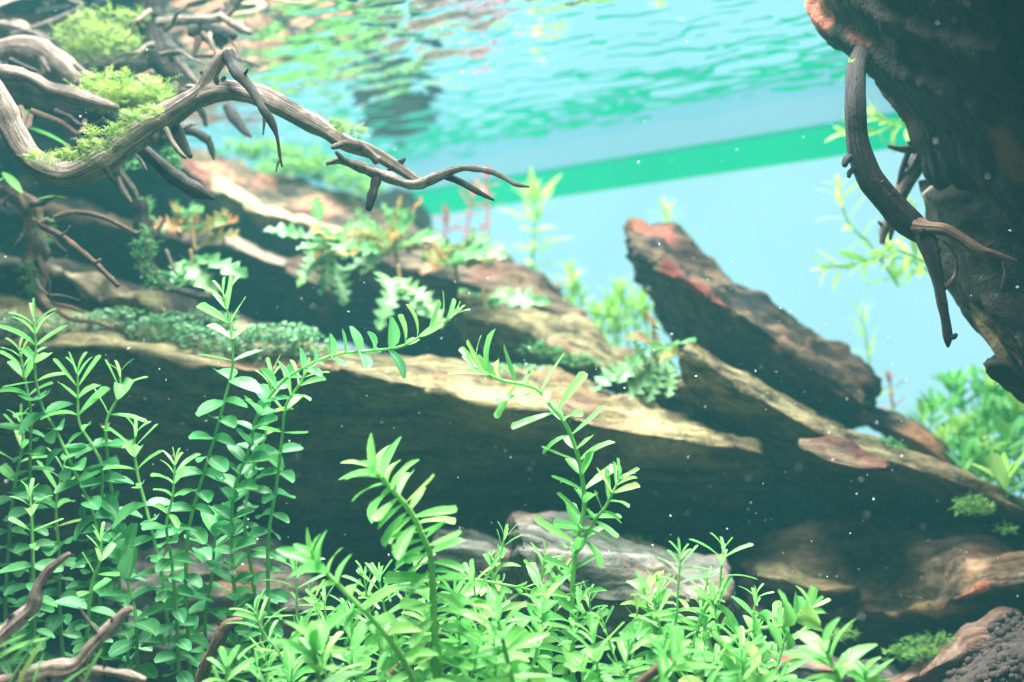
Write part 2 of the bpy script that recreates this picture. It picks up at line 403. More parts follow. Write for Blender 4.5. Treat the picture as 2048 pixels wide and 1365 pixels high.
rock('red_stone', [
    D([(1600, 876), (1650, 872), (1710, 884), (1765, 912)], .508),
    D([(1602, 898), (1650, 920), (1715, 938), (1770, 936)], .488),
    D([(1610, 910), (1660, 934), (1720, 950), (1770, 944)], .53),
    D([(1610, 885), (1660, 885), (1720, 900), (1770, 925)], .55),
], M['rock_rust'], 'small dark red stone wedged under the plank-like slab', step=0.0022, amp=0.002, strata=0.001,
    spots=[(1640, 895, .51, 60, (0.085, 0.024, 0.021)), (1715, 915, .51, 60, (0.085, 0.026, 0.022)), (1680, 892, .513, 14, (0.3,0.24,0.18))], seed=3)
# leaning reddish slab
rock('leaning_stone', [
    [(1272, 438, .645), (1340, 455, .64), (1420, 528, .63), (1510, 590, .62), (1600, 650, .61), (1690, 700, .605), (1737, 745, .60)],
    [(1258, 470, .605), (1300, 480, .60), (1370, 530, .595), (1450, 580, .59), (1540, 630, .585), (1640, 710, .58), (1730, 770, .58)],
    [(1264, 505, .585), (1300, 525, .58), (1350, 545, .575), (1440, 605, .57), (1500, 640, .568), (1560, 685, .565), (1640, 745, .562), (1722, 805, .562)],
    [(1272, 545, .645), (1302, 590, .65), (1318, 650, .65), (1345, 710, .65), (1440, 790, .645), (1570, 850, .64), (1722, 850, .63)],
    [(1300, 560, .68), (1330, 640, .68), (1380, 720, .68), (1480, 790, .67), (1600, 840, .66), (1722, 840, .65)],
    [(1290, 460, .68), (1350, 480, .68), (1420, 548, .68), (1510, 610, .67), (1600, 670, .66), (1725, 755, .65)],
], M['rock_lean'], 'dark leaning slab with a rust red ridge rising against the blue background', step=0.0022, amp=0.0024, strata=0.0033, layer=0.0030,
    spots=[(1310, 452, .63, 60, (0.20, 0.06, 0.036)), (1390, 575, .575, 40, RED), (1440, 605, .57, 34, (0.22, 0.06, 0.04)), (1340, 540, .578, 38, RED),
           (1470, 625, .572, 14, PALE), (1505, 640, .57, 13, PALE), (1390, 515, .60, 30, TAN), (1565, 690, .567, 24, PINK),
           (1700, 760, .575, 22, (0.5, 0.2, 0.16)), (1680, 790, .57, 20, (0.5, 0.2, 0.18))], seed=4, freq=34)
# rock mass at the right
rock('overhanging_rock', [
    [(1700, -130, .46), (1664, -60, .462), (1632, -16, .463), (1618, 12, .465), (1645, 55, .462), (1700, 112, .458), (1745, 152, .456), (1790, 207, .456), (1818, 240, .456), (1832, 285, .456), (1852, 332, .458), (1866, 376, .462), (1910, 440, .47)],
    [(1740, -200, .37), (1725, -70, .385), (1730, 10, .40), (1760, 70, .404), (1800, 130, .408), (1850, 200, .412), (1890, 270, .417), (1920, 330, .422), (1950, 400, .43), (1980, 470, .44)],
    [(1900, -260, .31), (1960, -70, .325), (1980, 30, .335), (2000, 100, .343), (2030, 180, .352), (2060, 260, .362), (2080, 350, .374), (2090, 430, .385), (2100, 500, .40)],
    [(2360, -260, .31), (2330, -70, .33), (2330, 200, .36), (2330, 520, .41)],
    [(2360, -160, .56), (2330, 200, .56), (2330, 520, .54)],
    [(1720, -130, .54), (1700, -60, .55), (1740, 90, .55), (1830, 210, .54), (1890, 330, .53), (1960, 440, .52)],
], M['rock_dark'], 'huge dark rock overhanging the top right corner', step=0.0028, amp=0.0024, strata=0.0022, layer=0.0045,
    spots=[(1640, 25, .452, 48, (0.55, 0.20, 0.13)), (1665, 45, .446, 34, (0.50, 0.16, 0.11)), (1715, 75, .432, 26, (0.30, 0.09, 0.07)), (1735, 92, .428, 24, (0.26, 0.08, 0.07)), (2000, 330, .38, 90, (0.16, 0.055, 0.03))], seed=5, freq=30)
rock('dark_rock', [
    [(1836, 388, .475), (1852, 425, .473), (1862, 480, .47), (1882, 560, .465), (1906, 602, .462), (1940, 645, .455), (1975, 700, .45), (2005, 745, .445), (2050, 800, .44), (2130, 880, .44)],
    [(1885, 395, .435), (1905, 450, .43), (1930, 520, .425), (1960, 590, .42), (2000, 650, .41), (2060, 730, .40), (2150, 830, .40)],
    [(2120, 360, .40), (2150, 520, .40), (2200, 700, .40), (2250, 800, .40)],
    [(2120, 350, .56), (2150, 520, .56), (2200, 700, .54), (2250, 830, .52)],
    [(1880, 345, .54), (1905, 430, .53), (1940, 560, .52), (2000, 660, .51), (2060, 760, .50), (2150, 860, .50)],
    [(1868, 346, .50), (1890, 420, .50), (1905, 500, .50), (1930, 590, .495), (2000, 690, .485), (2070, 780, .48), (2150, 872, .48)],
], M['rock_dark'], 'dark brown rock below the overhang, narrowing to the right edge', step=0.0028, amp=0.0022, strata=0.002,
    spots=[(2000, 660, .44, 75, (0.30, 0.21, 0.12)), (2035, 700, .42, 30, (0.34, 0.12, 0.07)), (1860, 370, .47, 40, (0.5, 0.42, 0.34)), (1900, 365, .47, 40, (0.36, 0.34, 0.30))], seed=6)
rock('dark_stone', [
    D([(1986, 712), (2010, 705), (2050, 735), (2110, 790)], .45),
    D([(1982, 735), (2010, 735), (2050, 770), (2110, 830)], .415),
    D([(1992, 758), (2020, 780), (2060, 815), (2110, 860)], .43),
    D([(1996, 740), (2030, 765), (2060, 790), (2110, 840)], .47),
], M['rock_dark'], 'small rounded dark stone under the right rock at the frame edge', step=0.003, amp=0.003, strata=0.001, seed=7)
# lower right brown slab and ledge
rock('brown_slab', [
    [(1470, 1058, 0.561), (1600, 1040, 0.556), (1800, 1034, 0.546), (1950, 1056, 0.536), (2140, 1090, 0.536)],
    [(1490, 1150, 0.541), (1650, 1150, 0.536), (1830, 1140, 0.516), (1960, 1130, 0.496), (2140, 1110, 0.496)],
    [(1510, 1240, 0.531), (1700, 1232, 0.521), (1860, 1215, 0.496), (1960, 1180, 0.476), (2140, 1150, 0.466)],
    [(1530, 1300, 0.556), (1700, 1305, 0.546), (1880, 1270, 0.536), (1980, 1230, 0.516), (2140, 1210, 0.506)],
    D([(1530, 1300), (1700, 1290), (2140, 1240)], 0.616),
    D([(1470, 1070), (1700, 1055), (1950, 1075), (2140, 1110)], 0.616),
], M['rock_brown'], 'broad brown slab with orange bands low on the right', step=0.0032, amp=0.0024, strata=0.003,
    spots=[(1930, 1212, 0.481, 34, (0.62, 0.16, 0.08)), (1960, 1185, 0.476, 24, (0.60, 0.20, 0.10)), (1860, 1225, 0.496, 45, (0.45, 0.28, 0.14)), (1780, 1235, 0.506, 40, (0.40, 0.25, 0.12)), (1960, 1140, 0.496, 40, (0.40, 0.24, 0.14))], seed=8)
rock('stone_ledge', [
    D([(1516, 1128), (1560, 1132), (1620, 1155), (1705, 1172)], 0.529),
    D([(1512, 1150), (1560, 1160), (1630, 1180), (1708, 1178)], 0.504),
    D([(1520, 1168), (1570, 1182), (1640, 1190), (1705, 1184)], 0.524),
    D([(1520, 1150), (1570, 1160), (1640, 1175), (1700, 1180)], 0.569),
], M['rock_tan'], 'narrow tan ledge stone on the face of the brown slab', step=0.0024, amp=0.002, strata=0.001,
    spots=[(1560, 1150, .48, 160, (0.26, 0.19, 0.12))], seed=9)
# pale stones under the long slab
rock('pale_stone', [
    D([(1030, 1032), (1100, 1030), (1190, 1062), (1320, 1088), (1440, 1125)], 0.506),
    D([(1028, 1060), (1110, 1085), (1200, 1112), (1330, 1128), (1452, 1150)], 0.471),
    D([(1050, 1150), (1120, 1180), (1220, 1200), (1340, 1200), (1450, 1200)], 0.461),
    D([(1080, 1260), (1200, 1280), (1330, 1280), (1440, 1270)], 0.481),
    D([(1080, 1240), (1200, 1250), (1330, 1250), (1440, 1250)], 0.561),
    D([(1050, 1050), (1120, 1055), (1200, 1085), (1330, 1105), (1440, 1140)], 0.561),
], M['rock_pale'], 'pale grey stone lying under the long slab behind the central plants', step=0.003, amp=0.0035, strata=0.003, seed=10)
rock('pale_stone', [
    D([(880, 1062), (930, 1058), (985, 1066), (1035, 1080)], 0.520),
    D([(870, 1095), (930, 1100), (985, 1108), (1040, 1112)], 0.495),
    D([(880, 1200), (930, 1210), (985, 1220), (1040, 1220)], 0.500),
    D([(880, 1150), (985, 1150), (1040, 1150)], 0.570),
], M['rock_pale'], 'small grey stone left of the larger pale stone', step=0.003, amp=0.003, strata=0.002, seed=11)
rock('rust_stone', [
    D([(975, 1015), (1030, 995), (1075, 1010), (1110, 1030)], .575),
    D([(972, 1040), (1020, 1040), (1070, 1045), (1110, 1050)], .552),
    D([(985, 1090), (1030, 1090), (1110, 1080)], .57),
    D([(985, 1060), (1030, 1050), (1110, 1060)], .61),
], M['rock_rust'], 'small rust brown stone behind the pale stone', step=0.003, amp=0.003, strata=0.002, spots=[(1000, 1030, .56, 40, (0.42, 0.16, 0.09))], seed=12)
rock('grey_boulder', [
    D([(250, 1100), (330, 1062), (430, 1050), (540, 1070), (620, 1110)], .565),
    D([(235, 1170), (330, 1150), (430, 1140), (540, 1150), (625, 1180)], .515),
    D([(240, 1260), (330, 1270), (430, 1270), (540, 1260), (620, 1250)], .51),
    D([(250, 1370), (430, 1390), (610, 1370)], .54),
    D([(250, 1300), (430, 1300), (610, 1300)], .63),
    D([(250, 1130), (430, 1080), (610, 1130)], .63),
], M['rock_pale'], 'grey and rusty boulder behind the left stem plants', step=0.0034, amp=0.005, strata=0.004, seed=13,
    spots=[(480, 1160, .52, 60, (0.34, 0.16, 0.10)), (330, 1120, .53, 60, (0.30, 0.22, 0.15))])
# upper left slabs
rock('stone_slab', [
    [(300, 292, .80), (390, 308, .79), (480, 330, .78), (560, 355, .77), (640, 378, .76), (720, 398, .75), (800, 440, .74), (900, 500, .72), (1000, 512, .70), (1080, 542, .685), (1145, 606, .675)],
    [(330, 330, .70), (400, 358, .69), (439, 383, .685), (518, 424, .68), (567, 434, .675), (617, 448, .67), (660, 478, .665), (760, 520, .66), (900, 560, .65), (1050, 600, .64), (1165, 655, .635)],
    [(320, 440, .73), (450, 500, .73), (600, 560, .72), (800, 600, .70), (950, 630, .69), (1150, 690, .68)],
    [(300, 600, .76), (600, 680, .76), (950, 740, .74), (1150, 760, .72)],
    [(300, 500, .86), (600, 560, .84), (950, 660, .78), (1150, 720, .74)],
    [(300, 320, .86), (500, 360, .84), (720, 430, .80), (950, 530, .76), (1145, 625, .72)],
], M['rock_rust'], 'tan slab sloping down from the driftwood behind the lobed plants', step=0.0034, amp=0.0032, strata=0.0040,
    spots=[(430, 330, .73, 60, (0.34, 0.15, 0.09)), (520, 350, .74, 50, PINK), (640, 400, .72, 60, (0.36, 0.15, 0.09)), (470, 380, .70, 60, (0.42, 0.34, 0.19)), (530, 405, .69, 66, (0.42, 0.34, 0.19)), (590, 425, .685, 60, (0.42, 0.33, 0.18)), (650, 455, .68, 50, (0.38, 0.28, 0.16))], seed=14)  # lit tan of the left part is painted in as spots
rock('stone_slab', [
    [(925, 590, .645), (1050, 612, .64), (1150, 640, .63), (1250, 688, .62), (1330, 725, .61)],
    [(930, 632, .605), (1040, 662, .60), (1120, 700, .595), (1200, 737, .59), (1320, 768, .585)],
    [(940, 680, .64), (1100, 740, .63), (1320, 800, .62)],
    [(940, 690, .68), (1100, 740, .67), (1320, 800, .66)],
    [(930, 610, .68), (1100, 650, .67), (1325, 750, .66)],
], M['rock_tan'], 'short layered slab between the lobed plants and the leaning slab', step=0.0026, amp=0.004, strata=0.0036,
    spots=[(1165, 735, .60, 26, (0.6, 0.26, 0.15)), (1120, 690, .60, 20, PINK)], seed=15)
rock('shade_toned_slab', [  # driftwood shade is put into the dark colour, the lit ledge into spots
    [(-340, 505, .60), (80, 508, .60), (200, 548, .60), (320, 596, .59), (430, 634, .585), (600, 668, .58)],
    [(-340, 545, .585), (60, 528, .58), (140, 560, .578), (220, 588, .575), (280, 606, .57), (360, 630, .565), (450, 655, .56), (600, 690, .56)],
    [(-340, 640, .63), (140, 650, .62), (300, 680, .61), (450, 700, .60), (600, 720, .60)],
    [(-340, 700, .70), (300, 720, .68), (600, 740, .66)],
    [(-340, 500, .70), (200, 560, .69), (600, 690, .66)],
], M['rock_dark'], 'slab toned dark for shade with a painted lit tan ledge behind the left twigs', step=0.0034, amp=0.0045, strata=0.003, seed=16,
    spots=[(150, 562, .578, 60, (0.24, 0.19, 0.12)), (230, 592, .574, 60, (0.22, 0.17, 0.10)), (300, 612, .568, 50, (0.16, 0.14, 0.07)), (480, 660, .56, 60, (0.2, 0.17, 0.09))])
rock('shade_toned_slab', [  # darker slate carries the shade of the driftwood
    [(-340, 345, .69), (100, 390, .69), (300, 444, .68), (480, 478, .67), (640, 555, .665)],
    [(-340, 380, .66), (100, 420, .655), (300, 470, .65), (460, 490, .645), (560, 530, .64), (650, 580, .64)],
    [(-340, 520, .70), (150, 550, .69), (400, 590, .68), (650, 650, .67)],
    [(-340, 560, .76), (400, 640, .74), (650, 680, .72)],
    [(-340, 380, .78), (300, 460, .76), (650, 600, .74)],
], M['rock_lean'], 'rusty slab with shade put into its dark colour behind the left driftwood', step=0.004, amp=0.006, strata=0.004, seed=17)
rock('dark_rock', [  # added behind the logs to darken the gap and the mirrored water
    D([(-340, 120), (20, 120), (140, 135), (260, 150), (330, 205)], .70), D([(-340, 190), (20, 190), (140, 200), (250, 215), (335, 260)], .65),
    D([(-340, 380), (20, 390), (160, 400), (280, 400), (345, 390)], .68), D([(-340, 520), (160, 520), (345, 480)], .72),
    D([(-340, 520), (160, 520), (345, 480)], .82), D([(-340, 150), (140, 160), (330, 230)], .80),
], M['rock_dark'], 'added dark rock mass that deepens the shadow behind the left driftwood logs', step=0.005, amp=0.008, strata=0.005, seed=34)
rock('stone_chip', [
    D([(448, 470), (490, 480), (540, 500), (572, 515)], .64), D([(450, 488), (490, 505), (530, 522), (570, 532)], .62),
    D([(460, 500), (500, 520), (565, 540)], .64), D([(460, 485), (500, 500), (565, 525)], .67)],
    M['rock_tan'], 'small pale stone chip between slab and lobed leaves', step=0.0025, amp=0.002, strata=0.0015, spots=[(510, 500, .63, 120, (0.20, 0.15, 0.11))], seed=18)
rock('red_brown_stone', [
    D([(1712, 808), (1760, 810), (1830, 842), (1890, 888), (1910, 930)], .605),
    D([(1714, 835), (1790, 862), (1850, 890), (1895, 925), (1915, 950)], .585),
    D([(1720, 850), (1790, 900), (1850, 930), (1915, 965)], .60),
    D([(1720, 830), (1790, 850), (1850, 890), (1915, 950)], .63),
], M['rock_rust'], 'red brown stone behind the plank-like slab, right of the leaning slab', step=0.0026, amp=0.0028, strata=0.0018,
    spots=[(1735, 820, .59, 36, (0.48, 0.13, 0.10)), (1850, 880, .59, 60, (0.40, 0.19, 0.10))], seed=19)
# bottom right stones
rock('pink_stone', [
    D([(1770, 1345), (1830, 1320), (1900, 1270), (1960, 1240), (2030, 1232)], .475),
    D([(1765, 1380), (1840, 1350), (1910, 1310), (1970, 1275), (2040, 1262)], .445),
    D([(1775, 1440), (1850, 1430), (1920, 1420), (2040, 1400)], .45),
    D([(1775, 1440), (1850, 1430), (1920, 1420), (2040, 1400)], .52),
    D([(1780, 1360), (1840, 1340), (1910, 1300), (2040, 1270)], .52),
], M['rock_pink'], 'pinkish rough stone in front of the soil mound', step=0.0026, amp=0.004, strata=0.002, seed=20)
rock('flat_stone', [
    D([(1440, 1322), (1520, 1300), (1620, 1290), (1700, 1312), (1800, 1345)], .50),
    D([(1430, 1350), (1520, 1335), (1620, 1328), (1710, 1345), (1800, 1370)], .465),
    D([(1440, 1440), (1620, 1430), (1800, 1440)], .47), D([(1440, 1420), (1620, 1420), (1800, 1420)], .55),
    D([(1440, 1340), (1620, 1310), (1800, 1355)], .55),
], M['rock_pale'], 'flat greyish stone at the bottom right under the round leaves', step=0.003, amp=0.003, strata=0.002,
    spots=[(1550, 1320, .48, 60, PINK), (1660, 1330, .475, 40, (0.40, 0.20, 0.14))], seed=21)

# ---------------------------------------------------------------- soil mound and granules
def icos(sub=1):
    import bmesh
    bm = bmesh.new(); bmesh.ops.create_icosphere(bm, subdivisions=sub, radius=1)
    v = [p.co.copy() for p in bm.verts]; f = [tuple(x.index for x in q.verts) for q in bm.faces]; bm.free()
    return v, f
IV, IF = icos(1); IV2, IF2 = icos(2)
def mound_top(x, y, d): return P(x, y, d)
mv = []; mrows = [
    D([(1890, 1345), (1930, 1300), (1990, 1262), (2060, 1240), (2160, 1230)], .47),
    D([(1880, 1380), (1930, 1345), (1990, 1310), (2060, 1290), (2160, 1280)], .42),
    D([(1890, 1500), (1990, 1480), (2160, 1480)], .39), D([(1890, 1500), (1990, 1480), (2160, 1480)], .55),
    D([(1900, 1340), (1990, 1270), (2160, 1240)], .55)]
tag(rock('soil_mound', mrows, M['soil'], 'mound', step=0.004, amp=0.003, strata=0.0, seed=22), 'mound of black aquarium soil in the bottom right corner', 'soil')
gv, gf = [], []
for _ in range(1500):
    u = RND.random(); t = RND.random()
    x = 1885 + u * 260
    ytop = 1345 - 100 * min(1, u * 2.2) ** 0.8 - 12 * u
    y = ytop + 170 * t; d = .468 - .060 * min(1, t * 1.6) + RND.uniform(-.006, .004)
    c = P(x, y, d) + Vector((0, 0, RND.uniform(-.0005, .002)))
    r = RND.uniform(.0010, .0021); k = len(gv); q = noise.random_unit_vector()
    sc3 = Vector((RND.uniform(.75, 1.2), RND.uniform(.75, 1.2), RND.uniform(.7, 1.1)))
    rot = q.to_track_quat('Z', 'Y')
    for v in IV:
        w_ = v * (1 + 0.22 * noise.noise(v * 1.7 + q * 9)); w_ = Vector((w_.x * sc3.x, w_.y * sc3.y, w_.z * sc3.z))
        gv.append(c + rot @ w_ * r)
    gf += [tuple(i + k for i in f) for f in IF]
tag(mesh_obj('soil_granules', gv, gf, M['soil']), 'black granules of aquarium soil heaped in the bottom right corner', 'soil', kind='stuff')

# ---------------------------------------------------------------- driftwood
def catmull(pts, n):
    out = []
    for i in range(len(pts) - 1):
        p0 = pts[max(0, i - 1)]; p1 = pts[i]; p2 = pts[i + 1]; p3 = pts[min(len(pts) - 1, i + 2)]
        for k in range(n):
            t = k / n; t2 = t * t; t3 = t2 * t
            out.append([0.5 * (2 * b + (c - a_) * t + (2 * a_ - 5 * b + 4 * c - e) * t2 + (3 * b - a_ - 3 * c + e) * t3) for a_, b, c, e in zip(p0, p1, p2, p3)])
    out.append(list(pts[-1]))
    return out
def tube_geo(path, sides=12, rough=0.16, seed=0, grain=True):
    """path: (x, y, z, r) in metres"""
    verts, faces, uvs = [], [], []
    pts = [Vector(p[:3]) for p in path]; rad = [p[3] for p in path]
    T = [(pts[min(i + 1, len(pts) - 1)] - pts[max(i - 1, 0)]).normalized() for i in range(len(pts))]
    nrm = T[0].orthogonal().normalized(); L = 0
    off = Vector((seed * 2.3, seed * 5.1, seed * 0.7))
    for i, (p, r, t) in enumerate(zip(pts, rad, T)):
        if i: L += (p - pts[i - 1]).length
        nrm = (nrm - t * nrm.dot(t)).normalized(); bn = t.cross(nrm)
        lump = 1 + rough * 0.8 * noise.noise(Vector((L / max(rad) * 0.55, 0, 0)) + off)
        for k in range(sides):
            a_ = 2 * math.pi * k / sides
            dr = nrm * math.cos(a_) + bn * math.sin(a_)
            g = noise.noise(Vector((math.cos(a_) * 2.2, math.sin(a_) * 2.2, L * 22)) + off) * rough if grain else 0
            g += noise.noise((p + dr * r) * 160 + off) * rough * 0.5
            if grain: g += 0.35 * rough * noise.noise(Vector((math.cos(a_) * 5, math.sin(a_) * 5, L * 60)) + off) + max(0, noise.noise((p + dr * r) * 75 + off * 2) - .42) * rough * 3
            verts.append(p + dr * r * lump * (1 + g)); uvs.append((L * 2.2, k / sides if k <= sides / 2 else (sides - k) / sides))
    n = len(pts)
    for i in range(n - 1):
        for k in range(sides):
            a_, b = i * sides + k, i * sides + (k + 1) % sides
            faces.append((a_, b, b + sides, a_ + sides))
    faces.append(tuple(range(sides))[::-1]); faces.append(tuple(range((n - 1) * sides, n * sides)))
    return verts, faces, uvs
def pix_path(pts, d=None, sub=None, minr=0):
    q = []
    for p in pts:
        x, y, r = p[0], p[1], p[2]; dd = p[3] if len(p) > 3 else d
        v = P(x, y, dd); q.append((v.x, v.y, v.z, max(minr, S(r, dd))))
    if sub is None:
        L = sum(math.hypot(a_[0] - b[0], a_[1] - b[1]) for a_, b in zip(pts, pts[1:])) / max(1, len(pts) - 1)
        sub = max(3, int(L / 3.5))
    c = catmull(q, sub)
    e = c[-1]; pv = c[-2]     # rounded, slightly broken tip
    dv = [a_ - b for a_, b in zip(e[:3], pv[:3])]; l = math.sqrt(sum(x * x for x in dv)) or 1
    c.append([e[i] + dv[i] / l * e[3] * 0.5 for i in range(3)] + [e[3] * 0.55])
    return c
WS = [0]
KR = random.Random(77)
def limb(name, pts, d, mat, parent=None, sides=14, rough=0.2):
    WS[0] += 1
    v, f, u = tube_geo(pix_path(pts, d), sides, rough, WS[0])
    b = v[0] if parent is None else Vector(parent.location)
    return mesh_obj(name, v, f, mat, parent, base=b, uvs=u)
def driftwood(name, label, mat, d, limbs, loc=None, group=None):
    first = limbs[0][1][0]
    root = empty(name, P(first[0], first[1], first[3] if len(first) > 3 else d) if loc is None else loc)
    tag(root, label, 'driftwood', group)
    for nm, pts, *rest in limbs:
        m = rest[0] if rest else mat; rg = rest[1] if len(rest) > 1 else 0.2
        lo = limb(nm, pts, d, m, root, 24 if pts[0][2] > 14 else 11, rg)
        if nm in ('main_limb', 'side_limb') and max(p[2] for p in pts) > 9:
            for _ in range(2 + len(pts) // 3):
                k = KR.randrange(1, len(pts) - 1); q = pts[k]; an = KR.uniform(0, 6.283); r0 = q[2]; dd = q[3] if len(q) > 3 else d
                l = r0 * KR.uniform(.25, .7) + 3; w0 = min(7, r0 * KR.uniform(.22, .4)); dz = -S(r0, dd) * abs(math.sin(an * 1.7)) * .6
                cx, sx = math.cos(an), math.sin(an)
                limb('knot', [(q[0] + cx * r0 * .6, q[1] + sx * r0 * .6, w0 * 1.3, dd + dz), (q[0] + cx * (r0 + l * .4), q[1] + sx * (r0 + l * .4), w0, dd + dz * 1.2), (q[0] + cx * (r0 + l) + KR.uniform(-3, 3), q[1] + sx * (r0 + l) + KR.uniform(-3, 3), w0 * .45, dd + dz * 1.4)], dd, WD if KR.random() < .6 else m, root, 7, .5).parent = lo
    return root
M['wood_bleached'] = wood_mat('pinkish_bleached_wood', (0.34, 0.17, 0.12), (0.78, 0.62, 0.52), (0.88, 0.82, 0.76))
CR = random.Random(5)
def crook(x, y, ang, length, r, d, n=5):
    pts = []; a_ = math.radians(ang)
    for i in range(n + 1):
        pts.append((x, y, max(1.2, r * (1 - .8 * i / n)), d)); a_ += CR.uniform(-.65, .65)
        st = length / n * CR.uniform(.7, 1.3); x += math.cos(a_) * st; y += math.sin(a_) * st; d -= CR.uniform(-.002, .006)
    return ('twig', pts, (WD, WR, W)[CR.randrange(3)], .4)
W, WD, WR, WB = M['wood'], M['wood_dark'], M['wood_red'], M['wood_bleached']
driftwood('driftwood_branch', 'large grey forked driftwood branch reaching across the upper left with thin twig ends', W, .43, [
    ('main_limb', [(-190, -40, 26, .46), (-110, 40, 27, .445), (-50, 130, 27, .435), (0, 212, 25), (22, 258, 25), (52, 308, 27), (96, 338, 28), (147, 347, 29), (205, 321, 30), (256, 282, 29), (308, 247, 27), (369, 210, 24), (403, 183, 19), (420, 150, 15), (441, 120, 13), (459, 104, 11)]),
    ('side_limb', [(392, 196, 18), (434, 183, 19), (478, 183, 19), (530, 197, 20), (598, 232, 20), (649, 260, 18), (694, 288, 17), (740, 303, 14), (790, 332, 12), (845, 370, 9)]),
    ('twig', [(456, 108, 13, .428), (466, 130, 12, .425), (480, 150, 12, .42), (506, 183, 9, .415), (526, 219, 8, .41), (543, 246, 7, .41), (554, 275, 4, .41), (560, 314, 3, .41), (564, 334, 2, .41)], WD, 0.3),
    ('twig', [(478, 150, 5, .42), (490, 147, 4, .418), (496, 138, 1.5, .416)], WD),
    ('twig', [(530, 228, 5, .41), (528, 250, 3, .408), (526, 270, 1.5, .406)], WD),
    ('twig', [(560, 318, 3, .41), (555, 330, 2, .41), (552, 345, 1, .41)], W),
    ('twig', [(652, 328, 4, .42), (678, 322, 7, .42), (712, 330, 9, .42), (760, 348, 10, .42), (825, 370, 10, .42), (880, 352, 10, .418), (925, 337, 7, .416), (985, 345, 6, .414), (1030, 368, 5, .412), (1058, 374, 2.5, .41)], W, 0.35),
    ('twig', [(664, 296, 4, .415), (690, 288, 8, .418), (722, 296, 9, .42), (756, 322, 8, .422)], W, 0.35),
    ('twig', [(890, 352, 8, .42), (920, 364, 7, .418), (955, 384, 6, .416), (988, 401, 2, .415)], WD),
    ('twig', [(755, 352, 8, .42), (748, 380, 9, .418), (740, 408, 9, .417), (738, 420, 6, .417)], WD, 0.3),
    ('twig', [(700, 328, 6, .42), (684, 318, 5, .418), (672, 305, 3, .416)], W),
    ('twig', [(345, 238, 11, .435), (356, 268, 11, .432), (370, 295, 9, .43), (381, 314, 5, .428)], WD),
    ('twig', [(332, 258, 6, .425), (345, 285, 6, .422), (362, 308, 5, .42), (372, 316, 3, .42)], W),
    ('twig', [(280, 290, 14, .44), (310, 322, 15, .44), (338, 348, 16, .44), (366, 368, 16, .44), (400, 386, 13, .44), (428, 398, 4, .44)], WD, 0.35),
])
driftwood('driftwood_branch', 'thick dark log below the pale arch at the left edge', WD, .50, [
    ('main_limb', [(-260, 120, 36), (-120, 140, 42), (0, 178, 44), (60, 192, 42), (110, 205, 40), (170, 222, 38), (230, 240, 32), (300, 262, 22), (340, 280, 12)], WD, 0.25),
    *[crook(*a_) for a_ in ((40, 215, 60, 90, 6, .465), (110, 225, 40, 110, 6, .465), (170, 240, 70, 90, 5, .47), (220, 250, 30, 110, 5, .475), (60, 230, 110, 100, 6, .465), (-20, 210, 70, 110, 7, .465))],
    ('bark_ridge', [(-40, 138, 14, .478), (30, 148, 13, .474), (70, 160, 12, .472), (100, 178, 13, .47), (140, 190, 15, .47), (190, 204, 14, .47), (235, 216, 7, .475)], W, 0.3),
])
driftwood('driftwood_branch', 'pale arched log above the dark log at the left edge', W, .52, [
    ('main_limb', [(-240, 170, 14), (-110, 122, 18), (0, 102, 22), (40, 98, 24), (75, 104, 26), (108, 124, 27), (138, 152, 24), (150, 175, 14)], W, 0.3),
    ('twig', [(20, 122, 8, .49), (45, 132, 6, .488), (70, 142, 4, .486)], WD, 0.4),
])
driftwood('driftwood_twig', 'thin pale twig under the dark log at the left', W, .47, [
    ('main_limb', [(62, 222, 6), (85, 232, 7), (118, 244, 6), (145, 262, 5), (168, 282, 3)], WR)])
driftwood('driftwood_twig', 'crooked bleached twig between the two mossy logs at upper left', W, .50, [
    ('main_limb', [(150, 128, 5), (175, 150, 6), (205, 158, 5), (232, 176, 5), (262, 172, 4), (285, 160, 2)], W, 0.4),
    ('twig', [(205, 158, 4, .498), (214, 140, 3, .496), (230, 128, 2, .495)], WR, 0.3)])
driftwood('driftwood_twig', 'short forked twig hanging in the shadow under the dark log', WR, .49, [
    ('main_limb', [(180, 268, 6), (196, 292, 6), (205, 318, 5), (222, 340, 3)], WR, 0.4),
    ('twig', [(196, 292, 4, .488), (182, 308, 3, .486), (176, 326, 2, .485)], WD, 0.3)])
driftwood('driftwood_twig', 'jagged dark twig right of the upright branch at the top', WD, .53, [
    ('main_limb', [(352, 180, 6), (378, 196, 7), (404, 226, 6), (412, 252, 3)], WD, 0.45),
    ('twig', [(404, 66, 6, .535), (420, 84, 7, .534), (428, 100, 3, .533)], WR, 0.5)])
driftwood('driftwood_twig', 'pale splinter lying across the corner stump', W, .58, [
    ('main_limb', [(20, 70, 5), (60, 60, 7), (110, 44, 8), (150, 22, 5), (178, 2, 3)], W, 0.35)])
driftwood('driftwood_stump', 'broad pale driftwood stump in the top left corner', WR, .60, [
    ('main_limb', [(-80, 60, 40), (-20, 30, 36), (40, 22, 30), (95, 14, 26), (150, -18, 24)], WR, 0.35),
    ('side_limb', [(-30, 60, 22, .59), (30, 62, 18, .585), (70, 70, 12, .58), (96, 86, 7, .58)], W, 0.4)])
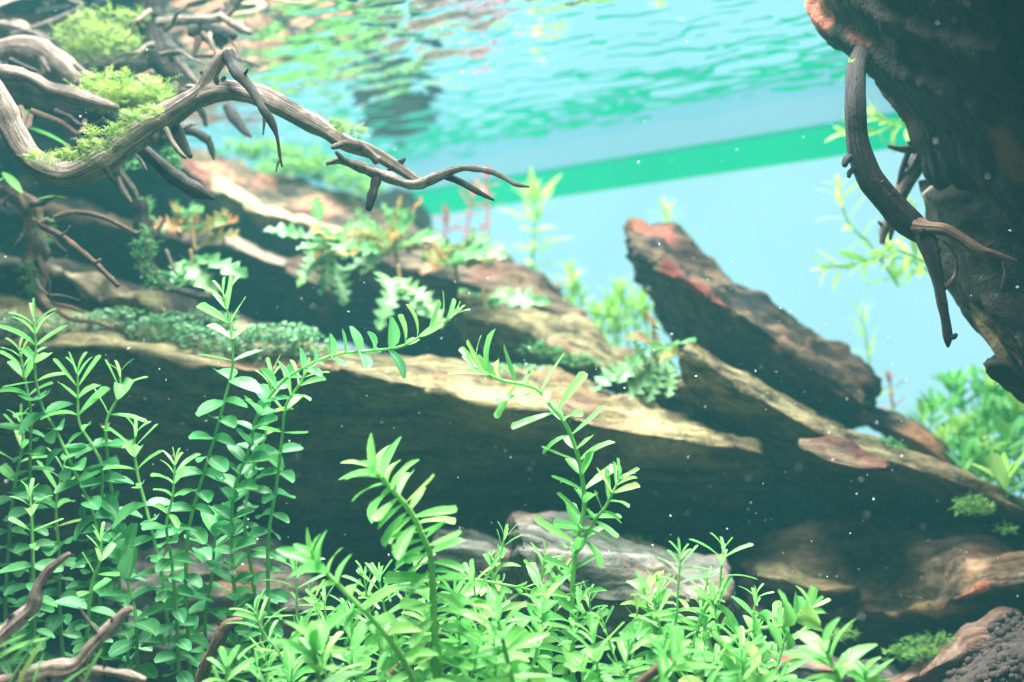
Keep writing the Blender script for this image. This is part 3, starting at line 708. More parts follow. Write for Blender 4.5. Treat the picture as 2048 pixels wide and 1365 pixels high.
driftwood('driftwood_branch', 'dark upright driftwood trunk with side branches at the top, left of the rippled surface', WD, .56, [
    ('main_limb', [(292, -60, 30), (300, 0, 28), (306, 50, 28), (316, 95, 34), (338, 140, 34), (366, 178, 24), (398, 205, 14)], WD, 0.3),
    ('side_limb', [(316, 46, 10, .54), (345, 42, 9, .538), (390, 39, 8, .536), (436, 36, 9, .535), (456, 20, 12, .535), (478, -12, 13, .535)], W, 0.25),
    ('twig', [(440, 32, 7, .53), (462, 46, 8, .528), (482, 58, 8, .527), (500, 66, 7, .526)], W),
    ('side_limb', [(380, 64, 10, .545), (412, 66, 18, .543), (440, 70, 17, .542), (470, 72, 8, .541)], WD, 0.5),
    ('twig', [(398, 76, 9, .54), (392, 96, 6, .538), (385, 114, 3, .537)], WR),
    ('side_limb', [(340, 145, 22, .56), (270, 140, 26, .56), (200, 146, 26, .56), (140, 146, 22, .56)], WD, 0.3),
    ('twig', [(346, 105, 7, .53), (362, 130, 8, .528), (380, 152, 7, .527), (396, 168, 4, .526)], W),
    ('twig', [(385, 112, 4, .55), (440, 114, 4, .548), (490, 122, 4, .546), (522, 134, 3, .545)], W),
    ('twig', [(246, 172, 4, .50), (275, 158, 7, .50), (305, 146, 8, .50)], WR),
    *[crook(*a_) for a_ in ((300, 20, 150, 90, 6, .535), (310, 90, 170, 110, 6, .53), (322, 110, 20, 100, 5, .53), (350, 165, 60, 80, 5, .53), (360, 180, -10, 100, 5, .54), (420, 68, 60, 60, 5, .535), (450, 72, 20, 50, 4, .535), (330, 60, -40, 90, 5, .54), (270, 150, 80, 90, 6, .53), (220, 150, 110, 70, 5, .53))],
    ('twig', [(452, 212, 7, .52), (470, 238, 9, .518), (488, 262, 8, .516), (502, 274, 3, .515)], WD, 0.4),
])
driftwood('driftwood_root', 'gnarled reddish root hanging beneath the forked branch', WR, .50, [
    ('main_limb', [(352, 258, 6), (375, 262, 9), (400, 270, 10), (418, 285, 8), (424, 305, 6), (428, 320, 2)], WD, 0.4),
    ('twig', [(362, 262, 5, .49), (375, 252, 6, .488), (388, 248, 4, .487)], W, 0.4)])
driftwood('driftwood_root', 'pale split root above the left lobed plant', W, .49, [
    ('main_limb', [(232, 318, 6), (240, 345, 8), (256, 366, 7), (272, 388, 5), (274, 402, 3)], W, 0.35),
    ('twig', [(236, 356, 5, .488), (248, 384, 6, .487), (262, 404, 4, .486)], W, 0.3)])
driftwood('driftwood_root', 'knotted root bending down to the slab at the left edge', WD, .52, [
    ('main_limb', [(-220, 400, 12), (-110, 372, 14), (0, 384, 17), (34, 394, 17), (60, 416, 16), (70, 446, 14), (72, 490, 17), (70, 540, 20), (76, 590, 16), (100, 625, 9)], WR, 0.45),
    ('twig', [(-20, 398, 5, .50), (4, 406, 6, .498), (20, 416, 3, .497)], WR),
    *[crook(*a_) for a_ in ((40, 395, 100, 110, 6, .50), (66, 440, 30, 100, 5, .50), (70, 520, 60, 90, 5, .495), (72, 560, 20, 110, 4, .495), (20, 390, 130, 100, 6, .50), (60, 410, -30, 110, 5, .50))],
    ('knot', [(78, 474, 6, .50), (84, 488, 9, .498), (92, 506, 9, .497), (92, 520, 5, .497)], W, 0.3),
    ('root_tip', [(100, 606, 3, .50), (130, 612, 4, .50), (150, 618, 4, .50), (168, 626, 2, .50)], WR),
    ('root_tip', [(112, 622, 3, .50), (144, 640, 4, .50), (185, 644, 4, .50), (224, 656, 2, .50)], WR)])
driftwood('driftwood_twig', 'smooth arched brown twig at the left', WR, .465, [
    ('main_limb', [(108, 436, 5), (128, 428, 5.5), (150, 425, 5.5), (191, 430, 5), (232, 446, 4.5), (262, 462, 4), (274, 467, 3.5), (282, 462, 3)], WR, 0.1)])
driftwood('driftwood_twig', 'straight knobbly twig slanting down below the arched twig', WR, .455, [
    ('main_limb', [(98, 440, 5), (82, 448, 7), (98, 460, 7), (118, 470, 7), (154, 497, 6), (191, 528, 5.5), (236, 572, 5)], WR, 0.25),
    ('twig', [(122, 472, 3, .453), (134, 462, 2.5, .452), (140, 452, 1.5, .451)], W),
    ('twig', [(190, 526, 4, .453), (198, 522, 3.5, .452), (201, 518, 2, .452)], W)])
driftwood('driftwood_root', 'mossy dark root standing left of the tallest left stem', WD, .53, [
    ('main_limb', [(282, 400, 10), (286, 440, 13), (292, 490, 14), (300, 535, 12), (330, 570, 9), (390, 590, 7), (420, 596, 5)], WD, 0.5),
    ('twig', [(332, 500, 4, .515), (342, 525, 4, .513), (352, 548, 3, .512)], W),
    ('twig', [(330, 438, 4, .55), (310, 470, 4, .55), (288, 505, 4, .55), (282, 545, 4, .55)], WR)])
driftwood('driftwood_branch', 'bleached driftwood twig curving up at the bottom left edge', WB, .348, [
    ('main_limb', [(-190, 1420, 18), (-80, 1335, 17), (0, 1274, 16), (37, 1240, 14), (66, 1214, 14), (76, 1178, 12), (98, 1140, 10), (122, 1120, 7), (138, 1108, 4)], WB, 0.42),
    ('twig', [(84, 1160, 6), (102, 1155, 4), (116, 1158, 2)], W, 0.3)])
driftwood('driftwood_branch', 'branching bleached driftwood lying at the bottom left', WB, .342, [
    ('main_limb', [(-200, 1420, 17), (-80, 1385, 16), (36, 1358, 15), (94, 1338, 14), (150, 1330, 13), (186, 1290, 12), (222, 1254, 11), (250, 1226, 9), (264, 1218, 6)], WB, 0.42),
    ('twig', [(198, 1268, 5), (180, 1246, 3.5), (168, 1230, 3), (158, 1214, 1.5)], W, 0.1),
    ('side_limb', [(150, 1334, 10), (208, 1342, 9), (250, 1350, 9), (290, 1360, 5)], WB, 0.42),
    ('side_limb', [(150, 1340, 9), (165, 1362, 9), (190, 1390, 9)], W, 0.2)])
driftwood('driftwood_twig', 'reddish broken twig standing among the bottom left stems', WR, .40, [
    ('main_limb', [(385, 1400, 13), (404, 1346, 13), (427, 1298, 13), (450, 1256, 13), (470, 1244, 11), (484, 1242, 7)], WR, 0.3)])
driftwood('driftwood_twig', 'short dark twig poking out at the bottom middle', WR, .345, [
    ('main_limb', [(1270, 1375, 8), (1296, 1352, 9), (1322, 1334, 9), (1350, 1318, 4)], WR, 0.35)])
driftwood('driftwood_twig', 'brown twig buried in the central thicket', WR, .40, [
    ('main_limb', [(765, 1370, 7), (800, 1330, 7), (850, 1290, 7), (905, 1245, 6)], WR, 0.25)])
driftwood('driftwood_branch', 'dark curved branch hanging from the right rock with a forked end', WD, .40, [
    ('main_limb', [(1800, 30, 15, .475), (1742, 85, 18, .445), (1716, 130, 20, .418), (1711, 175, 20, .405), (1711, 220, 21), (1713, 270, 22), (1722, 314, 23), (1740, 358, 24), (1766, 392, 25), (1796, 425, 27), (1824, 452, 27), (1850, 472, 20)], WD, 0.1),
    ('side_limb', [(1832, 452, 18, .398), (1856, 456, 14, .394), (1886, 458, 12, .39), (1912, 470, 11, .388), (1943, 491, 11, .386), (1962, 503, 11, .385), (1996, 511, 7, .383), (2034, 522, 2.5, .38)], WR, 0.2),
    ('twig', [(1968, 498, 3, .385), (1986, 486, 2.5, .383), (2005, 474, 1.8, .382)], WD, 0.1),
    ('side_limb', [(1848, 468, 18, .396), (1860, 505, 16, .393), (1872, 545, 12, .392), (1882, 598, 10, .391), (1891, 645, 8.5, .39), (1895, 675, 9, .39), (1896, 694, 3, .39)], WD, 0.15),
    ('twig', [(1896, 668, 5, .39), (1906, 674, 5, .389), (1913, 669, 3, .389)], WD, 0.3),
    ('twig', [(1888, 578, 5, .392), (1904, 562, 5, .391), (1912, 545, 4.5, .391), (1912, 518, 3.5, .39), (1902, 498, 2.5, .39), (1886, 482, 2, .39)], WR, 0.1),
    ('twig', [(2006, 524, 2, .384), (2010, 545, 2, .383), (2006, 562, 1.5, .383), (2002, 578, 1, .383)], W, 0.2),
    ('twig', [(1700, 316, 8, .398), (1692, 322, 7, .397), (1690, 332, 5, .396)], WD, 0.4),
    ('twig', [(1708, 338, 7, .398), (1699, 346, 6, .397), (1698, 354, 4, .396)], WD, 0.4)])
driftwood('driftwood_branch', 'lighter branch behind the dark curved branch at right', W, .49, [
    ('main_limb', [(1866, 278, 17), (1846, 308, 17), (1828, 340, 17), (1812, 364, 16), (1800, 390, 15), (1784, 428, 12), (1770, 456, 10), (1764, 486, 5)], W, 0.12),
    ('side_limb', [(1850, 296, 10, .488), (1826, 298, 10, .486), (1800, 298, 7, .485), (1776, 293, 3, .484)], WR, 0.25),
    ('twig', [(1818, 304, 6, .487), (1806, 335, 6, .488), (1798, 368, 5, .489)], WD, 0.1),
    ('twig', [(1790, 430, 6, .489), (1784, 460, 6, .488), (1780, 480, 3, .488)], WD, 0.2)])

# ---------------------------------------------------------------- leaves
def leaf_mesh(name, wid, shape, droop, cup, mat, nx=4, ny=6, twist=0.0):
    verts, faces, uvs = [], [], []
    for j in range(ny + 1):
        t = 1 - (1 - j / ny) ** 1.45
        if shape == 'spoon': h = (t ** 0.75) * ((1 - t ** 3.2) ** 0.6) * 1.15 + 0.10 * (1 - t)
        elif shape == 'lance': h = math.sin(math.pi * min(1, t * 0.94 + 0.04)) ** 0.75
        elif shape == 'round': h = math.sin(math.pi * min(1, t * 0.97 + 0.02)) ** 0.55
        else: h = (1 - t) ** 0.5 * (0.35 + t) * 1.2
        if j == ny: h = {'spoon': .34, 'lance': .13, 'round': .36}.get(shape, .1)
        if shape == 'spoon' and j == ny - 1: h = max(h, .72)
        hw = wid * 0.5 * max(0.05, h)
        z = -droop * t * t; y = t - 0.25 * droop * t * t
        for i in range(nx + 1):
            s = 2 * i / nx - 1
            x = s * hw; zz = z + cup * hw * s * s
            a_ = twist * t; verts.append((x * math.cos(a_) - zz * 0 * math.sin(a_), y, zz + x * math.sin(a_)))
            uvs.append((i / nx, t))
    for j in range(ny):
        for i in range(nx):
            q = j * (nx + 1) + i; faces.append((q, q + 1, q + nx + 2, q + nx + 1))
    me = bpy.data.meshes.new(name); me.from_pydata(verts, [], faces)
    me.polygons.foreach_set('use_smooth', [True] * len(faces))
    ul = me.uv_layers.new(name='UVMap'); li = [0] * len(me.loops); me.loops.foreach_get('vertex_index', li)
    flat = []
    for i in li: flat += uvs[i]
    ul.data.foreach_set('uv', flat)
    me.materials.append(mat); me.update()
    return me
def variants(name, wid, shape, mat, n=4, nx=4, ny=6):
    r = random.Random(hash(name) % 1000 if False else len(name) * 7 + int(wid * 100))
    return [leaf_mesh(name, wid * r.uniform(.85, 1.15), shape, r.uniform(-.12, .42), r.uniform(.1, .7), mat, nx, ny, r.uniform(-.5, .5)) for _ in range(n)]
LM = {
    'spoon': variants('spoon_leaf', .37, 'spoon', M['leaf'], 6),
    'narrow': variants('narrow_leaf', .20, 'spoon', M['leaf'], 6),
    'broad': variants('broad_leaf', .34, 'lance', M['leaf'], 5),
    'round': variants('round_leaf', .66, 'round', M['leaf_dark'], 5),
    'oval': variants('oval_leaf', .62, 'round', M['leaf_dark'], 5),
    'bground': variants('oval_bright_leaf', .72, 'round', M['leaf'], 4),
    'pale': variants('pale_leaf', .18, 'lance', M['leaf_pale'], 5, 2, 5),
    'palebroad': variants('pale_broad_leaf', .30, 'lance', M['leaf_pale'], 5, 2, 5),
    'thread': variants('thread_leaf', .09, 'lance', M['leaf_pale'], 4, 2, 4),
    'green_bg': variants('green_background_leaf', .34, 'lance', M['leaf'], 5, 2, 5),
    'red': variants('red_background_leaf', .20, 'lance', M['leaf_red'], 4, 2, 5),
    'blade': variants('blade_leaf', .10, 'lance', M['leaf'], 4, 2, 8),
}
def put_leaf(root, mesh, pos, dirv, nrm, length, name='leaf', wscale=1.0):
    y = dirv.normalized(); x = y.cross(nrm)
    if x.length < 1e-4: x = y.orthogonal()
    x.normalize(); z = x.cross(y)
    m = Matrix((x * length * wscale, y * length, z * length)).transposed().to_4x4()
    m.translation = pos - Vector(root.location)
    o = bpy.data.objects.new(name, mesh); COL.objects.link(o); o.parent = root; o.matrix_local = m
    return o
def interp(path, s, L):
    k = 0
    while k < len(L) - 2 and s > L[k + 1]: k += 1
    t = (s - L[k]) / max(1e-9, L[k + 1] - L[k])
    a_, b = Vector(path[k][:3]), Vector(path[k + 1][:3])
    return a_.lerp(b, t), (b - a_).normalized()
NOBJ = [0]
def stem_plant(name, label, pts, d, leaf_px, node_px, kinds=('narrow', 'spoon', 'oval'), stem_px=5, angles=(28, 75), group=None, cat='plant',
               stemmat=None, seed=0, bare=0.0, tip=True, whorl=2, upright=0.0, jitter=12, sizevar=0.2, shrink=0.75):
    """pts from base to tip, in px; leaves in opposite pairs, each pair turned a quarter on the last one"""
    r = random.Random(seed * 101 + 13)
    path = pix_path([(p[0], p[1], stem_px * (1 - 0.45 * i / (len(pts) - 1)) / 2, *p[2:]) for i, p in enumerate(pts)], d, 6)
    root = empty(name, Vector(path[0][:3])); tag(root, label, cat, group)
    v, f, u = tube_geo(path, 6, 0.06, seed, False)
    mesh_obj('stem', v, f, stemmat or M['stem'], root, base=root.location, uvs=u)
    L = [0.0]
    for a_, b in zip(path, path[1:]): L.append(L[-1] + (Vector(a_[:3]) - Vector(b[:3])).length)
    dep = d if len(pts[0]) < 3 else pts[-1][2]
    leaf = S(leaf_px, dep); node = S(node_px, dep)
    s = L[-1]; k = 0; phase = r.uniform(0, 360)
    first = True
    while s > L[-1] * bare:
        pos, t = interp(path, s, L)
        age = min(1, k / 7.0)
        a0 = angles[0] + (angles[1] - angles[0]) * age
        size = leaf * (0.55 + 0.45 * min(1, k / 2.0)) * (1.0 if age < 0.9 else shrink)
        mid = kinds[0] if age < 0.34 else (kinds[1] if age < 0.75 else kinds[2])
        ref = t.orthogonal().normalized(); bn = t.cross(ref)
        for q in range(whorl):
            an = math.radians(phase + 360 * q / whorl + r.uniform(-jitter, jitter))
            rad = ref * math.cos(an) + bn * math.sin(an)
            a_ = math.radians(a0 + r.uniform(-jitter, jitter))
            dv = t * math.cos(a_) + rad * math.sin(a_) + Vector((0, 0, upright))
            nv = t * math.sin(a_) - rad * math.cos(a_) + noise.random_unit_vector() * 0.25
            if age > .7: dv += Vector((0, 0, -.22)); nv += Vector((r.uniform(-.2, .2), -.55, .25))
            put_leaf(root, r.choice(LM[mid]), pos, dv, nv, size * r.uniform(1 - sizevar, 1 + sizevar))
            NOBJ[0] += 1
        phase += 90 if whorl == 2 else 47
        s -= node * (0.35 + 0.65 * min(1, k / 4.0)) * r.uniform(.85, 1.15); k += 1
    return root

G1 = 'stem plants at the left'
LEFT = [  # (label, pts base->tip, depth, leaf px, node px)
    ('tall stem plant at far left with its tip above the others there', [(210, 1330), (196, 1150), (190, 1040), (150, 945), (112, 862), (85, 815), (70, 745), (72, 690), (68, 640)], .42, 72, 40),
    ('leafy stem leaning left, its tip just below the far left tip', [(60, 1340), (62, 1200), (66, 1060), (60, 930), (62, 830), (50, 760), (40, 705)], .43, 66, 40),
    ('stem plant with tip right of the far left pair, against the dark slab', [(190, 1350), (186, 1180), (205, 960), (190, 900), (160, 850), (156, 800), (156, 745)], .425, 68, 40),
    ('slender stem plant with splayed narrow tip leaves over the dark slab', [(260, 1350), (240, 1180), (225, 1000), (214, 900), (214, 840), (238, 790), (240, 748)], .43, 64, 38),
    ('stem plant bending left in the left group, half as tall as its neighbours', [(345, 1340), (325, 1160), (297, 1035), (276, 953), (268, 895), (272, 868)], .42, 62, 36),
    ('stem plant with needle-like tip between the left group and the tallest stem', [(358, 1350), (353, 1232), (343, 1120), (333, 1053), (346, 988), (350, 925)], .40, 60, 34),
    ('tallest stem plant, its pale tip reaching over the long slab', [(380, 1350), (372, 1180), (375, 1083), (386, 1020), (408, 945), (430, 871), (451, 793), (466, 725), (461, 656), (447, 590)], .41, 74, 44),
    ('long stem bending far right along the slab edge with upright leaves', [(474, 1350), (471, 1212), (464, 1110), (464, 1027), (471, 971), (501, 890), (513, 837), (560, 769), (618, 730), (680, 708), (740, 702), (800, 694), (850, 668), (900, 640)], .415, 66, 34),
    ('upright stem right of the bending stem, topped by small leaves', [(540, 1350), (536, 1157), (538, 1064), (553, 971), (564, 878), (572, 812), (600, 768), (612, 745)], .425, 62, 42),
    ('stem plant at the very left edge of the picture', [(10, 1350), (12, 1180), (25, 1000), (45, 890), (42, 840)], .44, 62, 40),
    ('short stem with a neat leaf rosette low at the far left', [(70, 1350), (67, 1150), (64, 1064), (60, 990)], .39, 54, 34),
    ('short bright rosette stem above the bottom left driftwood', [(170, 1330), (182, 1180), (200, 1122), (202, 1078)], .385, 56, 34),
    ('round-leaved stem in shade below the left group', [(275, 1370), (271, 1231), (256, 1168), (240, 1095)], .415, 66, 48),
    ('round-leaved stem in shade left of the reddish broken twig', [(420, 1380), (410, 1250), (424, 1150), (430, 1080), (440, 1040)], .43, 66, 48),
    ('thin stem with spoon leaves rising right of the tallest stem', [(500, 1350), (510, 1200), (490, 1060), (500, 960), (528, 880), (540, 800), (545, 745)], .43, 56, 40),
    ('stem with small side shoots low in the left group', [(130, 1360), (120, 1230), (118, 1110), (112, 1010), (128, 930)], .44, 62, 42),
]
for i, (lab, pts, d, lp, npx) in enumerate(LEFT):
    kinds = ('narrow', 'spoon', 'oval')
    if 'round-leaved' in lab: kinds = ('oval', 'round', 'round')
    stem_plant('stem_plant', lab, pts, d, lp * 1.08, npx * .92, kinds, 9, (22, 88), G1, seed=i + 1, shrink=.74, upright=0.8 if 'bending far right' in lab else 0.0)

CEN = [
    ('tall central stem plant leaning left with long plump leaves', [(876, 1420), (872, 1340), (867, 1213), (862, 1120), (845, 1072), (826, 1031), (800, 997), (772, 966), (752, 940)], .355, 96, 16, ('broad', 'broad', 'spoon'), 17),
    ('stem plant right of centre curving up and left over the slab', [(1146, 1380), (1145, 1187), (1153, 1083), (1168, 1020), (1164, 953), (1149, 890), (1127, 842), (1100, 810), (1078, 782), (1050, 770), (1000, 760), (950, 735)], .40, 84, 27, ('narrow', 'spoon', 'spoon'), 11),
    ('side shoot leaning right off the curving stem right of centre', [(1150, 1110), (1186, 1046), (1210, 1015), (1226, 985), (1240, 955)], .395, 70, 24, ('narrow', 'spoon', 'spoon'), 8),
    ('big-leaved stem slanting up left in the front thicket', [(835, 1420), (823, 1353), (778, 1279), (737, 1231), (693, 1187), (650, 1142), (626, 1112)], .34, 96, 32, ('broad', 'broad', 'broad'), 15),
    ('stem with a dense feathery head at front centre', [(1040, 1430), (1023, 1353), (1010, 1300), (1001, 1262), (992, 1225)], .34, 82, 24, ('broad', 'broad', 'spoon'), 12),
    ('pointed rosette stem at the right end of the thicket', [(1380, 1330), (1405, 1230), (1436, 1186), (1442, 1140), (1446, 1100)], .385, 70, 26, ('narrow', 'narrow', 'spoon'), 7),
    ('rosette stem left of the pointed one at the thicket end', [(1330, 1360), (1352, 1240), (1356, 1180), (1361, 1115)], .38, 68, 26, ('narrow', 'narrow', 'spoon'), 7),
    ('round-leaved creeping stem at the right end of the thicket', [(1400, 1400), (1450, 1300), (1500, 1262), (1566, 1252), (1600, 1236), (1622, 1212)], .365, 68, 30, ('spoon', 'bground', 'bground'), 9),
    ('large-leaved plant at the bottom right with broad paddle leaves', [(1720, 1460), (1690, 1390), (1670, 1340), (1650, 1300)], .33, 110, 30, ('broad', 'broad', 'broad'), 14),
    ('dark paddle-leaved plant right of the large-leaved one at the bottom edge', [(1745, 1470), (1735, 1400), (1730, 1350)], .335, 84, 28, ('broad', 'broad', 'broad'), 12),
    ('large rosette at the bottom left of the front thicket', [(650, 1430), (640, 1370), (632, 1330), (630, 1290)], .325, 112, 26, ('broad', 'broad', 'broad'), 13),
    ('narrow-leaved rosette at the left end of the thicket', [(600, 1400), (560, 1310), (530, 1270), (510, 1225)], .37, 76, 28, ('narrow', 'narrow', 'spoon'), 8),
    ('small bright rosette beside the reddish broken twig', [(440, 1420), (450, 1370), (455, 1330)], .35, 66, 24, ('spoon', 'spoon', 'spoon'), 9),
    ('creeping pale runner stem with tiny leaves across the thicket', [(690, 1290), (750, 1190), (840, 1165), (930, 1158), (1010, 1170), (1060, 1180)], .395, 34, 40, ('spoon', 'spoon', 'spoon'), 8),
    ('V-shaped pair of big leaves at the front right of the thicket', [(1290, 1440), (1320, 1370), (1345, 1330), (1360, 1300)], .335, 98, 34, ('broad', 'broad', 'broad'), 12),
]
for i, (lab, pts, d, lp, npx, kinds, sp) in enumerate(CEN):
    stem_plant('stem_plant', lab, pts, d, lp, npx, kinds, sp, (30, 80), 'stem plants in the front thicket', seed=40 + i,
               upright=0.45 if 'curving up and left' in lab else 0.0, shrink=1.0, bare=0.08)

ORD = ['first', 'second', 'third', 'fourth', 'fifth', 'sixth', 'seventh', 'eighth', 'ninth', 'tenth', 'eleventh', 'twelfth', 'thirteenth', 'fourteenth', 'fifteenth', 'sixteenth',
       'seventeenth', 'eighteenth', 'nineteenth', 'twentieth']
def top_line(x):
    q = [(470, 1250), (620, 1140), (700, 1130), (800, 1150), (900, 1120), (1000, 1100), (1080, 1120), (1180, 1150), (1260, 1160), (1360, 1150), (1440, 1160), (1520, 1190), (1600, 1240), (1650, 1290)]
    for (a_, b), (c, e) in zip(q, q[1:]):
        if a_ <= x <= c: return b + (e - b) * (x - a_) / (c - a_)
    return 1300
for row, (dep, dy, n, lp, word) in enumerate([(.415, 0, 18, 60, 'back'), (.385, 60, 18, 64, 'middle'), (.355, 135, 16, 72, 'front')]):
    for i in range(n):
        x = 500 + (1590 - 500) * (i + .5) / n + RND.uniform(-30, 30)
        y = top_line(x) + dy + RND.uniform(-30, 60)
        lean = RND.uniform(-60, 60)
        h = RND.uniform(150, 210)
        kinds = RND.choice([('narrow', 'narrow', 'spoon'), ('narrow', 'narrow', 'spoon'), ('narrow', 'spoon', 'bground'), ('spoon', 'spoon', 'bground'), ('narrow', 'broad', 'bground')])
        pts = [(x - lean, y + h), (x - lean * .55, y + h * .6), (x - lean * .2, y + h * .25), (x, y)]
        stem_plant('stem_plant', f'bright green stem, {ORD[i]} from left in the {word} row of the front thicket', pts, dep, lp * RND.uniform(.7, 1.25), RND.uniform(22, 32), kinds, 7, (30, 82),
                   'stem plants in the front thicket', seed=100 + row * 30 + i, sizevar=.3, jitter=20, shrink=.95)

# grassy blades at the bottom left corner
gr = empty('grass_tuft', P(20, 1400, .34)); tag(gr, 'tuft of thin green blades in the bottom left corner', 'plant')
for (a_, b) in [((-20, 1330), (60, 1255)), ((0, 1345), (85, 1265)), ((10, 1385), (60, 1300)), ((60, 1395), (88, 1306)), ((-10, 1300), (42, 1265)), ((30, 1390), (70, 1280)), ((95, 1400), (160, 1330)), ((165, 1370), (200, 1300))]:
    p, q = P(*a_, .34), P(*b, .335)
    put_leaf(gr, RND.choice(LM['blade']) if b[0] < 190 else LM['spoon'][1], p, q - p, Vector((RND.uniform(-.6, .6), -1, .6)), (q - p).length)
gr = empty('grass_tuft', P(40, 300, .55)); tag(gr, 'few green ribbon blades curving between the left driftwood logs', 'plant')
for (a_, b) in [((30, 250), (145, 275)), ((20, 210), (-10, 195)), ((75, 400), (125, 382)), ((0, 330), (-40, 360)), ((20, 350), (-30, 380)), ((5, 345), (40, 372)), ((60, 205), (52, 235))]:
    p, q = P(*a_, .50), P(*b, .49)
    put_leaf(gr, RND.choice(LM['blade']), p, q - p, Vector((RND.uniform(-.3, .3), -.6, 1)), (q - p).length * 1.1, wscale=2.2 if b[0] < 50 else 1.3)

# ---------------------------------------------------------------- background plants
BG = [
    ('pale feathery stem standing left of the leaning slab against the blue', [(1062, 560), (1066, 500), (1070, 440), (1068, 392)], .74, 70, 22, ('pale', 'pale', 'pale'), M['stem'], 4),
    ('pale thready sprig behind the tip of the leaning slab', [(1338, 520), (1336, 470), (1334, 420)], .70, 46, 14, ('thread', 'thread', 'pale'), M['stem'], 4),
    ('light green sprig hanging left of the dark curved branch', [(1790, 560), (1740, 490), (1700, 450), (1684, 410), (1680, 378)], .60, 62, 26, ('pale', 'pale', 'pale'), M['stem'], 2),
    ('light green sprig below the dark curved branch, reaching left', [(1880, 560), (1820, 520), (1760, 515), (1700, 530), (1650, 535)], .60, 56, 26, ('pale', 'palebroad', 'palebroad'), M['stem'], 2),
    ('yellowish sprig behind the top of the dark curved branch', [(1850, 262), (1800, 250), (1750, 268), (1720, 272), (1690, 262)], .60, 60, 30, ('pale', 'pale', 'pale'), M['stem'], 2),
    ('yellowish sprig under the overhanging rock beside the green strip', [(1860, 255), (1800, 245), (1768, 240), (1745, 222)], .585, 56, 28, ('pale', 'pale', 'pale'), M['stem'], 2),
    ('small green sprig at the tip of the lighter right branch', [(1860, 470), (1830, 430), (1812, 400)], .60, 44, 20, ('palebroad', 'palebroad', 'palebroad'), M['stem'], 2),
    ('green leaf cluster just below the bend of the dark curved branch', [(1860, 530), (1810, 505), (1785, 495), (1770, 500)], .58, 52, 16, ('palebroad', 'palebroad', 'palebroad'), M['stem'], 2),
    ('thin red stem rising behind the lobed plants', [(968, 520), (974, 450), (976, 390), (972, 350)], .76, 44, 30, ('red', 'red', 'red'), M['stem_red'], 2),
    ('second thin red stem, shorter, left of the tall red one', [(930, 480), (940, 420), (948, 380)], .77, 44, 26, ('red', 'red', 'red'), M['stem_red'], 2),
    ('pinkish red stem behind the lobed plants at the pale strip', [(885, 500), (890, 460), (892, 430)], .77, 40, 18, ('red', 'red', 'red'), M['stem_red'], 2),
    ('faint reddish stem right of the leaning slab', [(1790, 830), (1782, 790), (1780, 755)], .655, 34, 18, ('red', 'red', 'pale'), M['stem_red'], 2),
    ('thin wispy stem right of the leaning slab', [(1745, 830), (1740, 740), (1732, 680), (1722, 620)], .645, 60, 40, ('thread', 'thread', 'pale'), M['stem'], 3),
]
for i, (lab, pts, d, lp, npx, kinds, sm, wh) in enumerate(BG):
    stem_plant('background_plant', lab, pts, d, lp, npx, kinds, 6, (35, 72), 'plants in front of the back wall', stemmat=sm, seed=200 + i, whorl=wh, shrink=1)
for i in range(14):
    x = 470 + 38 * i + RND.uniform(-10, 10); d = wall_depth(x) - .05 - RND.uniform(0, .05); t = 500 + RND.uniform(-60, 70)
    red = i % 3 != 2
    stem_plant('background_plant', f'{"red" if red else "green"} stem, {ORD[i]} from left behind the upper slab, mirrored in the rippled surface', [(x + 10, 760), (x, 640), (x + RND.uniform(-20, 20), t)], d, RND.uniform(50, 70), 26,
               ('red', 'red', 'red') if red else ('palebroad', 'palebroad', 'palebroad'), 5, (35, 80), 'stems behind the upper slab', stemmat=M['stem_red'] if red else None, seed=360 + i, whorl=2, shrink=1)
for i in range(12):   # grassy sprigs between the two ridges
    x = 1130 + 16 * i + RND.uniform(-8, 8); y = 700 + RND.uniform(-10, 10); t = RND.uniform(540, 630) + (i / 12) * 10
    stem_plant('background_plant', f'blurred pale sprig, {ORD[i]} from left in the gap beside the leaning slab', [(x, y), (x + RND.uniform(-8, 8), (y + t) / 2), (x + RND.uniform(-18, 18), t)], .70, RND.uniform(40, 60), 22,
               ('pale', 'pale', 'thread'), 4, (20, 55), 'plants in front of the back wall', seed=230 + i, whorl=3, shrink=1)
def right_line(x): return 930 - (x - 1720) * 0.95 if x < 1990 else 670 + (x - 1990) * 1.2
for row, (dep, n, dy, word) in enumerate([(.645, 12, 0, 'back'), (.615, 12, 90, 'middle'), (.585, 11, 190, 'front')]):
    for i in range(n):
        x = 1745 + row * 30 + (2070 - 1745 - row * 30) * (i + .5) / n + RND.uniform(-10, 10)
        y = max(690, right_line(x)) + dy + RND.uniform(-25, 50)
        if x > 1960: y = max(y, 760 + dy * .5)
        h = RND.uniform(130, 200); l = RND.uniform(-40, 40)
        kinds = RND.choice([('palebroad', 'green_bg', 'green_bg'), ('pale', 'palebroad', 'green_bg'), ('green_bg', 'green_bg', 'green_bg')])
        stem_plant('background_plant', f'blurred green stem, {ORD[i]} from left in {word} row of the right background thicket', [(x - l, y + h), (x - l * .4, y + h * .5), (x, y)], dep, RND.uniform(46, 66), RND.uniform(24, 32),
                   kinds, 5, (30, 75), 'stem plants in the right background thicket', seed=260 + row * 20 + i, whorl=2 if RND.random() < .5 else 3, shrink=1)
stem_plant('background_plant', 'pale leafy rosette on the slab at the right edge', [(2012, 1010), (2010, 985), (2008, 962)], .52, 92, 16, ('palebroad', 'green_bg', 'green_bg'), 6, (25, 70), 'stem plants in the right background thicket', seed=330, shrink=1)

